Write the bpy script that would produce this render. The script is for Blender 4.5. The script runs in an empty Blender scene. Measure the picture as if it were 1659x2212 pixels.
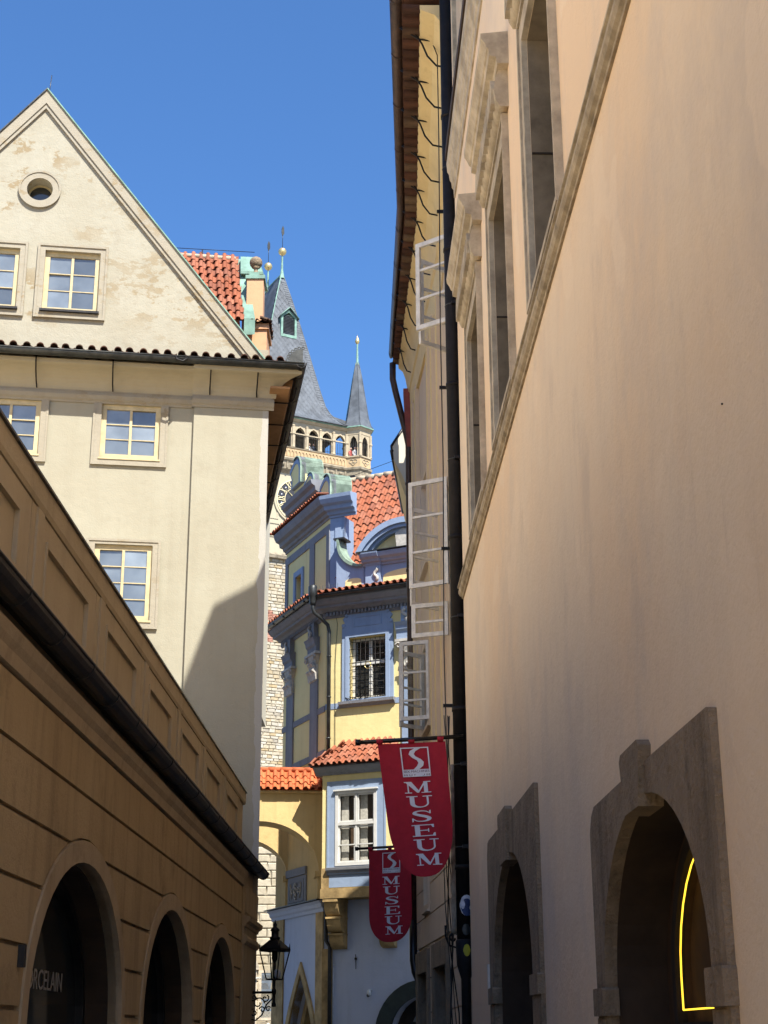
import bpy, bmesh, math, random
from mathutils import Vector, Matrix
from mathutils.geometry import tessellate_polygon
random.seed(7)
S = bpy.context.scene
COL = S.collection
R_ = math.radians
# ------------------------------------------------------------------ camera
th = math.atan(1134 / 3300.0)
roll = R_(.245)
F = Vector((0, math.cos(th), math.sin(th)))
U = Vector((math.sin(roll), -math.sin(th) * math.cos(roll), math.cos(th) * math.cos(roll)))
RT = F.cross(U)
cam = bpy.data.cameras.new('camera')
cam.sensor_fit = 'VERTICAL'; cam.sensor_height = 24.0; cam.sensor_width = 18.0
cam.lens = 3300 / 2212 * 24.0
cam.clip_end = 3000
co = bpy.data.objects.new('camera', cam); COL.objects.link(co)
co.matrix_world = Matrix(((RT.x, U.x, -F.x, 0), (RT.y, U.y, -F.y, 0), (RT.z, U.z, -F.z, 1.6), (0, 0, 0, 1)))
S.camera = co
# ------------------------------------------------------------------ light
AZ, EL = R_(27), R_(52)            # sun: 27 deg to the right of straight behind, 52 deg high
to_sun = Vector((math.sin(AZ) * math.cos(EL), -math.cos(AZ) * math.cos(EL), math.sin(EL)))
W = bpy.data.worlds.new('World'); S.world = W; W.use_nodes = True
wn = W.node_tree.nodes; wl = W.node_tree.links
sky = wn.new('ShaderNodeTexSky'); sky.sky_type = 'NISHITA'; sky.sun_disc = False
sky.sun_elevation = EL; sky.sun_rotation = math.atan2(to_sun.x, to_sun.y)
sky.altitude = 0; sky.air_density = 1.0; sky.dust_density = 1.0; sky.ozone_density = 10
bg = wn['Background']; bg.inputs[1].default_value = 0.084
hs_ = wn.new('ShaderNodeHueSaturation'); hs_.inputs['Saturation'].default_value = 1.07
wl.new(sky.outputs[0], hs_.inputs['Color']); wl.new(hs_.outputs[0], bg.inputs[0])
sl = bpy.data.lights.new('sun', 'SUN'); sl.energy = 3.6; sl.angle = R_(.5); sl.color = (1, .95, .87)
so = bpy.data.objects.new('sun', sl); COL.objects.link(so)
so.rotation_euler = (-to_sun).to_track_quat('-Z', 'Y').to_euler(); so.location = (8, -15, 40)
S.view_settings.view_transform = 'Standard'; S.view_settings.look = 'None'
S.view_settings.exposure = 1.5; S.view_settings.gamma = 1
S.render.engine = 'CYCLES'
S.cycles.use_denoising = True
S.cycles.max_bounces = 10; S.cycles.diffuse_bounces = 6; S.cycles.glossy_bounces = 4; S.cycles.transmission_bounces = 6
S.cycles.caustics_reflective = False; S.cycles.caustics_refractive = False

# ------------------------------------------------------------------ materials
def nt(name):
    m = bpy.data.materials.new(name); m.use_nodes = True
    t = m.node_tree
    return m, t.nodes, t.links, t.nodes['Principled BSDF']
def rgb(c): return (c[0], c[1], c[2], 1)
def mixc(n, l, fac, a, b, mode='MIX'):
    x = n.new('ShaderNodeMix'); x.data_type = 'RGBA'; x.blend_type = mode
    for i, v in ((0, fac), (6, a), (7, b)):
        if hasattr(v, 'links'): l.new(v, x.inputs[i])
        else: x.inputs[i].default_value = v if i == 0 else rgb(v)
    return x.outputs[2]
def noise(n, l, vec, scale, detail=5, rough=.6, sc=None, loc=None):
    if sc or loc:
        mp = n.new('ShaderNodeMapping'); l.new(vec, mp.inputs[0])
        if sc: mp.inputs[3].default_value = sc
        if loc: mp.inputs[1].default_value = loc
        vec = mp.outputs[0]
    x = n.new('ShaderNodeTexNoise'); l.new(vec, x.inputs[0]); x.inputs['Scale'].default_value = scale
    x.inputs['Detail'].default_value = detail; x.inputs['Roughness'].default_value = rough
    return x.outputs[0]
def ramp(n, l, v, a, b, ca=(0, 0, 0), cb=(1, 1, 1)):
    x = n.new('ShaderNodeValToRGB'); l.new(v, x.inputs[0])
    x.color_ramp.elements[0].position = a; x.color_ramp.elements[1].position = b
    x.color_ramp.elements[0].color = rgb(ca); x.color_ramp.elements[1].color = rgb(cb)
    return x.outputs[0]
def bump(n, l, h, bsdf, strength, dist=.02):
    b = n.new('ShaderNodeBump'); l.new(h, b.inputs['Height']); b.inputs['Strength'].default_value = strength
    b.inputs['Distance'].default_value = dist; l.new(b.outputs[0], bsdf.inputs['Normal'])
def plaster(name, c, c2, dark=None, scale=.9, streak=.5, dirt=.4, flake=None, bmp=.35, rough=.9, extra=None):
    """lime plaster: cloudy patches, run-off streaks, small stains, flaked spots"""
    m, n, l, b = nt(name)
    tc = n.new('ShaderNodeTexCoord').outputs['Object']
    dark = dark or tuple(x * .62 for x in c)
    big = noise(n, l, tc, scale, 7, .62)
    col = mixc(n, l, ramp(n, l, big, .35, .68), c, c2)
    st = noise(n, l, tc, 1.0, 6, .65, sc=(4.5, 4.5, .28))
    f = n.new('ShaderNodeMath'); f.operation = 'MULTIPLY'; f.inputs[1].default_value = streak
    l.new(ramp(n, l, st, .5, .78), f.inputs[0])
    col = mixc(n, l, f.outputs[0], col, dark)
    di = noise(n, l, tc, scale * 3.1, 8, .7, loc=(3.3, 1.7, 9.1))
    g = n.new('ShaderNodeMath'); g.operation = 'MULTIPLY'; g.inputs[1].default_value = dirt
    l.new(ramp(n, l, di, .56, .74), g.inputs[0])
    col = mixc(n, l, g.outputs[0], col, dark)
    if flake:
        fl = noise(n, l, tc, scale * 2.2, 10, .72, sc=(1, 1, 1.7), loc=(7, 2, 4))
        fm = ramp(n, l, noise(n, l, tc, .55, 3, .5, loc=(3, 9, 5)), .46, .60)
        mm = n.new('ShaderNodeMath'); mm.operation = 'MULTIPLY'; l.new(ramp(n, l, fl, .53, .56), mm.inputs[0]); l.new(fm, mm.inputs[1]); fr = mm.outputs[0]
        col = mixc(n, l, fr, col, flake)
    if extra: col = extra(n, l, tc, col)
    l.new(col, b.inputs['Base Color']); b.inputs['Roughness'].default_value = rough
    b.inputs['Specular IOR Level'].default_value = .25
    fine = noise(n, l, tc, 38, 4, .6)
    mid = noise(n, l, tc, 5, 6, .6)
    ad = n.new('ShaderNodeMath'); ad.operation = 'MULTIPLY_ADD'; l.new(mid, ad.inputs[0]); ad.inputs[1].default_value = 2.5; l.new(fine, ad.inputs[2])
    bump(n, l, ad.outputs[0], b, bmp, .012)
    return m
def simple(name, c, rough=.6, metal=0, var=.25, scale=6, spec=.4, bmp=.1, rnd=0):
    m, n, l, b = nt(name)
    tc = n.new('ShaderNodeTexCoord').outputs['Object']
    col = mixc(n, l, ramp(n, l, noise(n, l, tc, scale, 6, .65), .35, .7), tuple(x * (1 - var) for x in c), tuple(min(1, x * (1 + var * .6)) for x in c))
    if rnd:
        oi = n.new('ShaderNodeObjectInfo')
        r = ramp(n, l, oi.outputs['Random'], 0, 1, (1 - rnd,) * 3, (1 + rnd * .35,) * 3)
        col = mixc(n, l, 1.0, col, r, 'MULTIPLY')
    l.new(col, b.inputs['Base Color']); b.inputs['Roughness'].default_value = rough; b.inputs['Metallic'].default_value = metal
    b.inputs['Specular IOR Level'].default_value = spec
    if bmp: bump(n, l, noise(n, l, tc, scale * 4, 4, .6), b, bmp, .01)
    return m
def pieces(name, cols, rough=.85, scale=5, bmp=.4, moss=None):
    """one material for many separate pieces: each piece picks its colour from the list"""
    m, n, l, b = nt(name)
    tc = n.new('ShaderNodeTexCoord').outputs['Object']
    oi = n.new('ShaderNodeObjectInfo')
    x = n.new('ShaderNodeValToRGB'); l.new(oi.outputs['Random'], x.inputs[0]); cr = x.color_ramp
    cr.elements[0].color = rgb(cols[0]); cr.elements[1].color = rgb(cols[-1]); cr.elements[1].position = 1
    for i, c in enumerate(cols[1:-1]): cr.elements.new((i + 1) / (len(cols) - 1)).color = rgb(c)
    geo = n.new('ShaderNodeNewGeometry').outputs['Position']
    ns = noise(n, l, geo, scale, 7, .7)
    col = mixc(n, l, ramp(n, l, ns, .35, .7, (.72,) * 3, (1.1,) * 3), x.outputs[0], x.outputs[0])
    col = mixc(n, l, 1.0, x.outputs[0], ramp(n, l, ns, .3, .72, (.68,) * 3, (1.12,) * 3), 'MULTIPLY')
    if moss:
        col = mixc(n, l, ramp(n, l, noise(n, l, geo, 2.3, 8, .75), .56, .7), col, moss)
    l.new(col, b.inputs['Base Color']); b.inputs['Roughness'].default_value = rough; b.inputs['Specular IOR Level'].default_value = .2
    bump(n, l, noise(n, l, geo, scale * 5, 5, .7), b, bmp, .015)
    return m
def glass(name, c, rough=.04, spec=.9):
    m, n, l, b = nt(name)
    tc = n.new('ShaderNodeTexCoord').outputs['Object']
    col = mixc(n, l, ramp(n, l, noise(n, l, tc, 2.2, 3, .5), .3, .75), tuple(x * .6 for x in c), c)
    oi = n.new('ShaderNodeObjectInfo')
    col = mixc(n, l, 1.0, col, ramp(n, l, oi.outputs['Random'], 0, 1, (.55,) * 3, (1.6,) * 3), 'MULTIPLY')
    l.new(col, b.inputs['Base Color']); b.inputs['Roughness'].default_value = rough; b.inputs['Specular IOR Level'].default_value = spec
    b.inputs['IOR'].default_value = 1.6
    bump(n, l, noise(n, l, tc, 1.3, 2, .5), b, .06, .02)
    return m
def clearglass(name):
    m, n, l, b = nt(name)
    n.remove(b); out = n['Material Output']
    t = n.new('ShaderNodeBsdfTransparent'); t.inputs[0].default_value = (.97, .98, .98, 1)
    g = n.new('ShaderNodeBsdfGlossy'); g.inputs['Roughness'].default_value = .03
    mx = n.new('ShaderNodeMixShader')
    mx.inputs[0].default_value = .03; l.new(t.outputs[0], mx.inputs[1]); l.new(g.outputs[0], mx.inputs[2]); l.new(mx.outputs[0], out.inputs[0])
    return m
def emit(name, c, s):
    m, n, l, b = nt(name); b.inputs['Base Color'].default_value = rgb(c)
    b.inputs['Emission Color'].default_value = rgb(c); b.inputs['Emission Strength'].default_value = s
    return m

def cream_patch(n, l, tc, col):      # strip of fresh white render along the street corner, torn inner edge
    sp = n.new('ShaderNodeSeparateXYZ'); l.new(tc, sp.inputs[0])
    nz = noise(n, l, tc, 2.6, 6, .6, sc=(1, 1, .8))
    a = n.new('ShaderNodeMath'); a.operation = 'MULTIPLY_ADD'; l.new(nz, a.inputs[0]); a.inputs[1].default_value = .22; l.new(sp.outputs[0], a.inputs[2])
    return mixc(n, l, ramp(n, l, a.outputs[0], -.115, -.10), col, (.385, .37, .325))
def peach_old(n, l, tc, col):        # faded distemper: cloudy repairs, damp grey patches, run-off streaks
    z = noise(n, l, tc, .33, 5, .55, loc=(2, 5, 1))
    col = mixc(n, l, ramp(n, l, z, .42, .60), col, (.80, .605, .40))
    g = noise(n, l, tc, .75, 8, .68, sc=(1, 1, .6), loc=(1, 8, 3))
    col = mixc(n, l, ramp(n, l, g, .50, .66, (0, 0, 0), (.75, .75, .75)), col, (.66, .545, .42))
    h = noise(n, l, tc, 1.9, 9, .72, sc=(1, 1, .45), loc=(5, 3, 7))
    col = mixc(n, l, ramp(n, l, h, .55, .72, (0, 0, 0), (.5, .5, .5)), col, (.60, .48, .365))
    p = noise(n, l, tc, 1.1, 3, .45, loc=(11, 3, 2))          # patches of later repair with a firmer edge
    col = mixc(n, l, ramp(n, l, p, .635, .65, (0, 0, 0), (.5, .5, .5)), col, (.83, .67, .48))
    d = noise(n, l, tc, 1, 8, .72, sc=(9, 9, .5), loc=(4, 4, 4))
    col = mixc(n, l, ramp(n, l, d, .58, .84, (0, 0, 0), (.6, .6, .6)), col, (.54, .42, .31))
    sp = n.new('ShaderNodeTexVoronoi'); sp.inputs['Scale'].default_value = 2.2; l.new(tc, sp.inputs[0])
    return mixc(n, l, ramp(n, l, sp.outputs['Distance'], .012, .02, (.7, .7, .7), (0, 0, 0)), col, (.3, .22, .15))
M = {}
M['peach'] = plaster('peach_plaster', (.80, .645, .46), (.77, .63, .455), (.62, .50, .38), .55, .25, .25, bmp=.4, extra=peach_old)
M['sand'] = simple('sandstone', (.42, .35, .25), .9, var=.4, scale=5, spec=.2, bmp=.5)
M['sand2'] = simple('pale_sandstone', (.47, .40, .295), .9, var=.35, scale=4, spec=.2, bmp=.4)
M['portal'] = plaster('weathered_portal_stone', (.31, .235, .155), (.21, .16, .105), (.085, .063, .042), 3.0, .8, .8, bmp=1.4)
M['reveal'] = simple('reveal_stone', (.20, .16, .11), .9, var=.35, scale=3, spec=.2, bmp=.3)
M['arcade'] = plaster('ochre_plaster', (.43, .325, .185), (.37, .27, .145), (.17, .125, .07), .7, .7, .6, bmp=.5)
M['arcade_trim'] = plaster('ochre_trim', (.42, .33, .215), (.37, .285, .18), (.20, .15, .095), 1.2, .5, .5, bmp=.45)
M['parapet'] = plaster('parapet_plaster', (.47, .385, .25), (.43, .35, .225), (.27, .21, .135), .9, .45, .4, bmp=.3)
M['cream'] = plaster('cream_plaster', (.35, .33, .252), (.322, .298, .222), (.24, .214, .152), .8, .28, .35, bmp=.3, extra=cream_patch)
M['gable'] = plaster('gable_plaster', (.36, .34, .268), (.33, .305, .23), (.26, .225, .162), 1.0, .22, .5, flake=(.27, .215, .13), bmp=.5)
M['trim'] = plaster('cream_trim', (.335, .305, .235), (.31, .278, .212), (.225, .185, .125), 1.5, .3, .4, flake=(.28, .225, .14), bmp=.4)
M['cove'] = plaster('cove_plaster', (.42, .375, .265), (.395, .35, .245), (.30, .25, .16), 1.1, .2, .2, bmp=.2)
M['yellow'] = plaster('yellow_plaster', (.76, .635, .305), (.71, .585, .27), (.52, .41, .19), 1.2, .35, .3, bmp=.3)
M['ochre'] = plaster('ochre_wall', (.60, .44, .20), (.54, .39, .175), (.36, .245, .11), 1.4, .6, .45, bmp=.4)
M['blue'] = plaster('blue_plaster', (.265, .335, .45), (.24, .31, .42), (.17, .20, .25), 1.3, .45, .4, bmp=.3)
M['greyblue'] = plaster('grey_blue_plaster', (.46, .50, .60), (.42, .46, .56), (.30, .32, .38), .8, .35, .35, bmp=.3)
M['beige'] = plaster('beige_plaster', (.64, .51, .36), (.58, .46, .33), (.40, .31, .22), 1.0, .4, .35, bmp=.3)
M['coveyel'] = plaster('yellow_cove', (.70, .56, .30), (.64, .50, .27), (.45, .34, .18), 1.6, .25, .5, bmp=.3)
M['pale'] = plaster('pale_grey_plaster', (.62, .59, .48), (.58, .55, .45), (.45, .42, .34), 1.0, .25, .2, bmp=.2)
M['corn_shade_blue'] = plaster('cornice_and_shade_blue', (.225, .23, .245), (.195, .20, .215), (.11, .11, .115), 1.4, .55, .5, bmp=.35)  # shaded copy of the blue trim; also the grey blue of the cornices
M['stucco'] = simple('white_stucco', (0.477, 0.448, 0.390), .8, var=.25, scale=9, spec=.2, bmp=.4)
M['white'] = simple('white_paint', (0.612, 0.603, 0.561), .45, var=.1, scale=5)
M['oldwhite'] = simple('greyed_white_paint', (.66, .63, .56), .5, var=.2, scale=9)
M['yelframe'] = simple('yellow_window_paint', (.52, .43, .24), .5, var=.2, scale=6)
M['black'] = simple('black_metal', (.012, .012, .013), .35, .3, var=.3, scale=8, spec=.5)
M['pipe'] = simple('black_pipe_paint', (.014, .012, .0115), .65, 0, var=.4, scale=7, spec=.2, bmp=.15)
M['zinc'] = simple('dark_zinc', (.06, .063, .06), .42, .6, var=.45, scale=5, bmp=.2)
M['zincdark'] = simple('tarred_zinc', (.022, .02, .019), .5, .3, var=.5, scale=5, bmp=.25)
M['rustbrown'] = simple('brown_painted_gutter', (.06, .034, .024), .45, .1, var=.45, scale=7, bmp=.25)
M['redlead'] = simple('red_lead_hopper', (.24, .045, .03), .5, 0, var=.3, scale=5)
M['iron'] = simple('wrought_iron', (.014, .012, .011), .5, .5, var=.3)
M['copper'] = simple('green_copper', (.20, .335, .265), .7, .05, var=.35, scale=3, spec=.3)
M['oldcopper'] = simple('streaked_copper', (.27, .36, .27), .6, .1, var=.4, scale=3, spec=.3)
M['slate'] = simple('slate', (.105, .118, .132), .6, 0, var=.4, scale=1.6, spec=.3, bmp=.25)
M['gold'] = simple('gilding', (.75, .58, .26), .3, .7, var=.2)
M['dialblack'] = simple('dial_black', (.025, .025, .03), .5, var=.2)
M['dialgold'] = simple('dial_gold', (.72, .62, .36), .5, 0, var=.1)
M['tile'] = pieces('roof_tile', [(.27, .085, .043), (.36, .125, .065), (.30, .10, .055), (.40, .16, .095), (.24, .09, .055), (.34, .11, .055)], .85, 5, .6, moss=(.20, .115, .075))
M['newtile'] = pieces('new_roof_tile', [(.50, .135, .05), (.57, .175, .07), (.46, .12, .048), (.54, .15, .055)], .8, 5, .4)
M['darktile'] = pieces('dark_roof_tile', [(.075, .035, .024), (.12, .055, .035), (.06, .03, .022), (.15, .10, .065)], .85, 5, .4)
M['rubble'] = pieces('rubble_stone', [(0.448, 0.398, 0.289), (0.506, 0.455, 0.347), (0.376, 0.318, 0.217), (0.477, 0.419, 0.310), (0.405, 0.303, 0.159), (0.520, 0.477, 0.383), (0.347, 0.303, 0.231)], .9, 6, .7)
M['brick'] = pieces('tower_brick', [(.45, .22, .15), (.52, .28, .20), (.40, .19, .13), (.55, .34, .25)], .9, 6, .5)
M['mortar'] = simple('lime_mortar', (.58, .515, .395), .95, var=.2, scale=5, bmp=.5)
M['ashlar'] = pieces('ashlar_block', [(0.448, 0.383, 0.260), (0.491, 0.426, 0.303), (0.419, 0.354, 0.239), (0.506, 0.448, 0.326)], .9, 5, .5)
M['gallery'] = simple('gallery_stone', (0.433, 0.361, 0.246), .9, var=.2, scale=3, spec=.2, bmp=.3)
M['gallery2'] = simple('parapet_stone', (0.477, 0.347, 0.196), .9, var=.15, scale=3, spec=.2, bmp=.3)
M['frieze'] = simple('sooty_stone', (.30, .255, .18), .92, var=.5, scale=3, spec=.2, bmp=.6)
M['corner'] = simple('ochre_sandstone', (.42, .29, .13), .9, var=.45, scale=2.6, spec=.2, bmp=.5)
M['pane'] = glass('sky_pane', (.17, .20, .225))
M['panedark'] = glass('dark_pane', (.05, .05, .045), .05, .6)
M['shopglass'] = glass('shop_glass', (.022, .024, .024), .06, .3)
M['curtain'] = simple('net_curtain', (.5, .47, .40), .9, var=.3, scale=14)
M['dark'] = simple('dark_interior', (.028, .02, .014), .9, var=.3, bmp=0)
M['shade_flashing'] = simple('shade_and_flashing_brown', (.055, .034, .019), .85, var=.4, scale=2)  # brown standing in for shade inside the arches; also the flashing
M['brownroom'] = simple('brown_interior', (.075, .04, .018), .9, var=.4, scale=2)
M['clear'] = clearglass('clear_pane')
M['red'] = simple('red_banner', (.40, .02, .036), .75, var=.12, scale=10, spec=.2, bmp=.15)
M['letter'] = simple('white_print', (.72, .72, .76), .8, var=.03, bmp=0)
M['greyprint'] = simple('dark_print', (.09, .02, .03), .8, var=.03, bmp=0)
M['shopletter'] = simple('frosted_lettering', (.30, .29, .27), .7, var=.1, bmp=0)
M['neon'] = emit('neon', (1, .62, .04), .8)
M['greenarch'] = simple('green_painted_stone', (.022, .034, .032), .6, var=.3)
M['soffit'] = simple('brown_soffit_boards', (.36, .20, .09), .8, var=.25, scale=3)
M['bounceroof'] = simple('bounce_roofing', (0.739, 0.616, 0.448), .9, var=.15, scale=2)  # pale tone picked to throw sun back onto the peach wall
M['bounceplaster'] = plaster('bounce_plaster', (0.842, 0.713, 0.508), (0.799, 0.670, 0.475), None, .6, .2, .1)  # reflector colour of the added wing across the courtyard
M['bouncesquare'] = simple('bounce_square_paving', (.55, .49, .40), .9, var=.2, scale=1.5)  # pale tone of the added ground that bounces sun into the lane
M['bouncecourt'] = simple('bounce_court_paving', (.58, .52, .42), .9, var=.2, scale=2)  # pale tone of the added courtyard ground, for bounced sun
M['cobble'] = simple('granite_setts', (0.266, 0.247, 0.228), .8, var=.4, scale=7, bmp=.6)
M['skin'] = simple('skin', (.5, .3, .21), .6, var=.1)
M['cloth_a'] = simple('dark_cloth', (.05, .06, .09), .9); M['cloth_b'] = simple('red_cloth', (.4, .09, .08), .9); M['cloth_c'] = simple('white_cloth', (.6, .6, .6), .9)
M['stickerw'] = simple('sticker_paper', (.6, .62, .66), .6, var=.25, scale=20); M['stickerb'] = simple('sticker_blue', (.03, .05, .13), .6); M['stickery'] = simple('sticker_yellow', (.5, .45, .03), .6)

# ------------------------------------------------------------------ mesh tools
class MB:
    """collects shapes; local axes: x to the right along a wall, y into the wall, z up"""
    def __init__(s, M4=None): s.v = []; s.f = []; s.sm = []; s.M = M4
    def add(s, vs, fs, smooth=False):
        o = len(s.v)
        for p in vs:
            p = Vector(p)
            s.v.append(s.M @ p if s.M is not None else p)
        for q in fs: s.f.append([i + o for i in q]); s.sm.append(smooth)
        return s
    def box(s, x0, x1, y0, y1, z0, z1):
        return s.add([(x0, y0, z0), (x1, y0, z0), (x1, y1, z0), (x0, y1, z0), (x0, y0, z1), (x1, y0, z1), (x1, y1, z1), (x0, y1, z1)],
                     [(0, 3, 2, 1), (4, 5, 6, 7), (0, 1, 5, 4), (1, 2, 6, 5), (2, 3, 7, 6), (3, 0, 4, 7)])
    def prism(s, outer, y0, y1, holes=(), back=True):
        loops = [outer] + list(holes)
        tri = tessellate_polygon([[Vector((p[0], p[1], 0)) for p in lp] for lp in loops])
        flat = [p for lp in loops for p in lp]; n = len(flat)
        vs = [(p[0], y0, p[1]) for p in flat] + [(p[0], y1, p[1]) for p in flat]
        fs = [tuple(t) for t in tri] + ([tuple(i + n for i in t[::-1]) for t in tri] if back else [])
        k = 0
        for lp in loops:
            m = len(lp)
            for i in range(m): j = (i + 1) % m; fs.append((k + i, k + j, k + j + n, k + i + n))
            k += m
        return s.add(vs, fs)
    def vprism(s, poly, z0, z1):
        n = len(poly)
        vs = [(p[0], p[1], z0) for p in poly] + [(p[0], p[1], z1) for p in poly]
        return s.add(vs, [tuple(range(n))[::-1], tuple(range(n, 2 * n))] + [(i, (i + 1) % n, (i + 1) % n + n, i + n) for i in range(n)])
    def sweep(s, prof, x0, x1, m0=0, m1=0, smooth=False):
        """closed profile of (y, z) run along x; m0/m1 mitre the ends by m*y"""
        n = len(prof)
        vs = [(x0 + m0 * p[0], p[0], p[1]) for p in prof] + [(x1 + m1 * p[0], p[0], p[1]) for p in prof]
        s.add(vs, [(i, (i + 1) % n, (i + 1) % n + n, i + n) for i in range(n)], smooth)
        tri = tessellate_polygon([[Vector((p[0], p[1], 0)) for p in prof]])
        return s.add(vs, [tuple(t) for t in tri] + [tuple(i + n for i in t) for t in tri])
    def loft(s, rings, closed=True, cap=True, smooth=False):
        n = len(rings[0]); vs = [p for r in rings for p in r]; fs = []
        for k in range(len(rings) - 1):
            for i in range(n if closed else n - 1):
                j = (i + 1) % n; fs.append((k * n + i, k * n + j, (k + 1) * n + j, (k + 1) * n + i))
        if cap and closed: fs += [tuple(range(n))[::-1], tuple(range((len(rings) - 1) * n, len(rings) * n))]
        return s.add(vs, fs, smooth)
    def tube(s, pts, r, n=8, cap=True):
        pts = [Vector(p) for p in pts]; rs = r if isinstance(r, (list, tuple)) else [r] * len(pts)
        rings = []; up = None
        for i, p in enumerate(pts):
            d = (pts[min(i + 1, len(pts) - 1)] - pts[max(i - 1, 0)]).normalized()
            if up is None: up = Vector((0, 0, 1)) if abs(d.z) < .9 else Vector((1, 0, 0))
            a = d.cross(up).normalized(); b = a.cross(d).normalized(); up = b
            rings.append([p + (a * math.cos(2 * math.pi * k / n) + b * math.sin(2 * math.pi * k / n)) * rs[i] for k in range(n)])
        return s.loft(rings, True, cap, True)
    def lathe(s, prof, cx=0, cy=0, n=12, a0=0):
        rings = [[(cx + r * math.cos(a0 + 2 * math.pi * k / n), cy + r * math.sin(a0 + 2 * math.pi * k / n), z) for k in range(n)] for r, z in prof]
        return s.loft(rings, True, True, n > 8)
    def ball(s, c, r, n=12):
        return s.lathe([(r * math.sin(math.pi * i / 8) + 1e-4, c[2] - r * math.cos(math.pi * i / 8)) for i in range(9)], c[0], c[1], n)
    def build(s, name, mat, parent=None, kind=None):
        me = bpy.data.meshes.new(name); me.from_pydata([tuple(p) for p in s.v], [], s.f); me.validate()
        bm = bmesh.new(); bm.from_mesh(me); bmesh.ops.recalc_face_normals(bm, faces=bm.faces); bm.to_mesh(me); bm.free()
        if len(me.polygons) == len(s.sm): me.polygons.foreach_set('use_smooth', s.sm)
        me.materials.append(M[mat])
        o = bpy.data.objects.new(name, me); COL.objects.link(o)
        if parent: o.parent = parent
        if kind: o['kind'] = kind
        return o
def thing(name, label, cat, x, y, heading=90, z=0, group=None):
    """Empty at the thing's base; its local x runs along the compass heading (0 = away from the viewer)"""
    o = bpy.data.objects.new(name, None); COL.objects.link(o)
    o.location = (x, y, z); o.rotation_euler = (0, 0, R_(90 - heading)); o.empty_display_size = .3
    o['label'] = label; o['category'] = cat
    if group: o['group'] = group
    return o
def inv(x, y, heading, z=0):      # world -> local of such an Empty
    return (Matrix.Translation((x, y, z)) @ Matrix.Rotation(R_(90 - heading), 4, 'Z')).inverted()
def rect(x0, x1, z0, z1): return [(x0, z0), (x1, z0), (x1, z1), (x0, z1)]
def arch(x0, x1, zb, zs, zc, n=24, e=2.0):
    cx = (x0 + x1) / 2; a = (x1 - x0) / 2
    return [(x0, zb), (x1, zb)] + [(cx + a * math.cos(math.pi * i / n), zs + (zc - zs) * math.sin(math.pi * i / n)) for i in range(n + 1)]
def circle(cx, cz, r, n=32): return [(cx + r * math.cos(2 * math.pi * i / n), cz + r * math.sin(2 * math.pi * i / n)) for i in range(n)]
def put(name, mesh, parent, Mx):
    o = bpy.data.objects.new(name, mesh); COL.objects.link(o); o.parent = parent; o.matrix_basis = Mx
    return o
def basis(o, ex, ey, ez):
    return Matrix(((ex.x, ey.x, ez.x, o.x), (ex.y, ey.y, ez.y, o.y), (ex.z, ey.z, ez.z, o.z), (0, 0, 0, 1)))
def tile_mesh(name, w, L, mat, n=8, tk=.016):
    """one S-shaped clay tile: barrel plus channel, slightly tapered, lower end at y = 0"""
    def prof(sc, dz):
        pts = []
        bw = w * .60 * sc; cw = w * 1.04 - bw
        for i in range(n + 1): a = math.pi * (1 - i / n); pts.append((bw / 2 * math.cos(a), dz + bw * .52 * math.sin(a)))
        for i in range(1, 5): t = i / 4; pts.append((bw / 2 + cw * t, dz - w * .10 * math.sin(math.pi * t)))
        return pts
    rings = []
    for y, sc, dz in ((0, 1.0, .012), (L, .86, 0)):
        up = prof(sc, dz); dn = [(x, z - tk) for x, z in up]
        rings.append([(x, y, z) for x, z in up] + [(x, y, z) for x, z in reversed(dn)])
    b = MB().loft(rings, True, True, False)
    me = bpy.data.meshes.new(name); me.from_pydata([tuple(p) for p in b.v], [], b.f)
    bm = bmesh.new(); bm.from_mesh(me); bmesh.ops.recalc_face_normals(bm, faces=bm.faces); bm.to_mesh(me); bm.free()
    me.materials.append(M[mat]); return me
def tiles(parent, mesh, o, ex, ey, w, step, cols, rows, keep=None, jit=.016, dz=.035):
    ex = Vector(ex).normalized(); ey = Vector(ey).normalized(); ez = ex.cross(ey)
    for r in range(rows):
        for c in range(cols):
            x = c * w; y = r * step
            if keep and not keep(x, y, r): continue
            p = Vector(o) + ex * (x + random.uniform(-jit, jit)) + ey * (y + random.uniform(-jit, jit)) + ez * (dz)
            tilt = random.uniform(.04, .10)
            ey2 = (ey - ez * tilt * .9).normalized(); ez2 = ex.cross(ey2)
            put('tile', mesh, parent, basis(p, ex, ey2, ez2))
def window(parent, x0, x1, z0, z1, y, fm, pm, cols=2, rows=3, fw=.06, mull=.045, bar=.015, name='window', dep=.05):
    """casement window: frame with mullion, separate panes and glazing bars"""
    ho = [rect(x0 + fw, (x0 + x1) / 2 - mull / 2, z0 + fw, z1 - fw), rect((x0 + x1) / 2 + mull / 2, x1 - fw, z0 + fw, z1 - fw)] if cols == 2 else [rect(x0 + fw, x1 - fw, z0 + fw, z1 - fw)]
    fr = MB().prism(rect(x0, x1, z0, z1), y, y + dep, ho).build(name, fm, parent)
    for h in ho:
        a, b = h[0][0], h[1][0]; c, d = h[0][1], h[2][1]
        for r in range(1, rows):
            zz = c + (d - c) * r / rows
            MB().box(a, b, y + .008, y + dep - .008, zz - bar / 2, zz + bar / 2).build('glazing_bar', fm, fr)
        for r in range(rows):
            za = c + (d - c) * r / rows; zb = c + (d - c) * (r + 1) / rows
            t1, t2 = random.uniform(-.008, .008), random.uniform(-.008, .008)
            MB().add([(a, y + dep * .6 + t1, za), (b, y + dep * .6, za), (b, y + dep * .6 + t2, zb), (a, y + dep * .6 + t1 + t2, zb)], [(0, 1, 2, 3)]).build('pane', pm, fr)
    return fr
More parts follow.
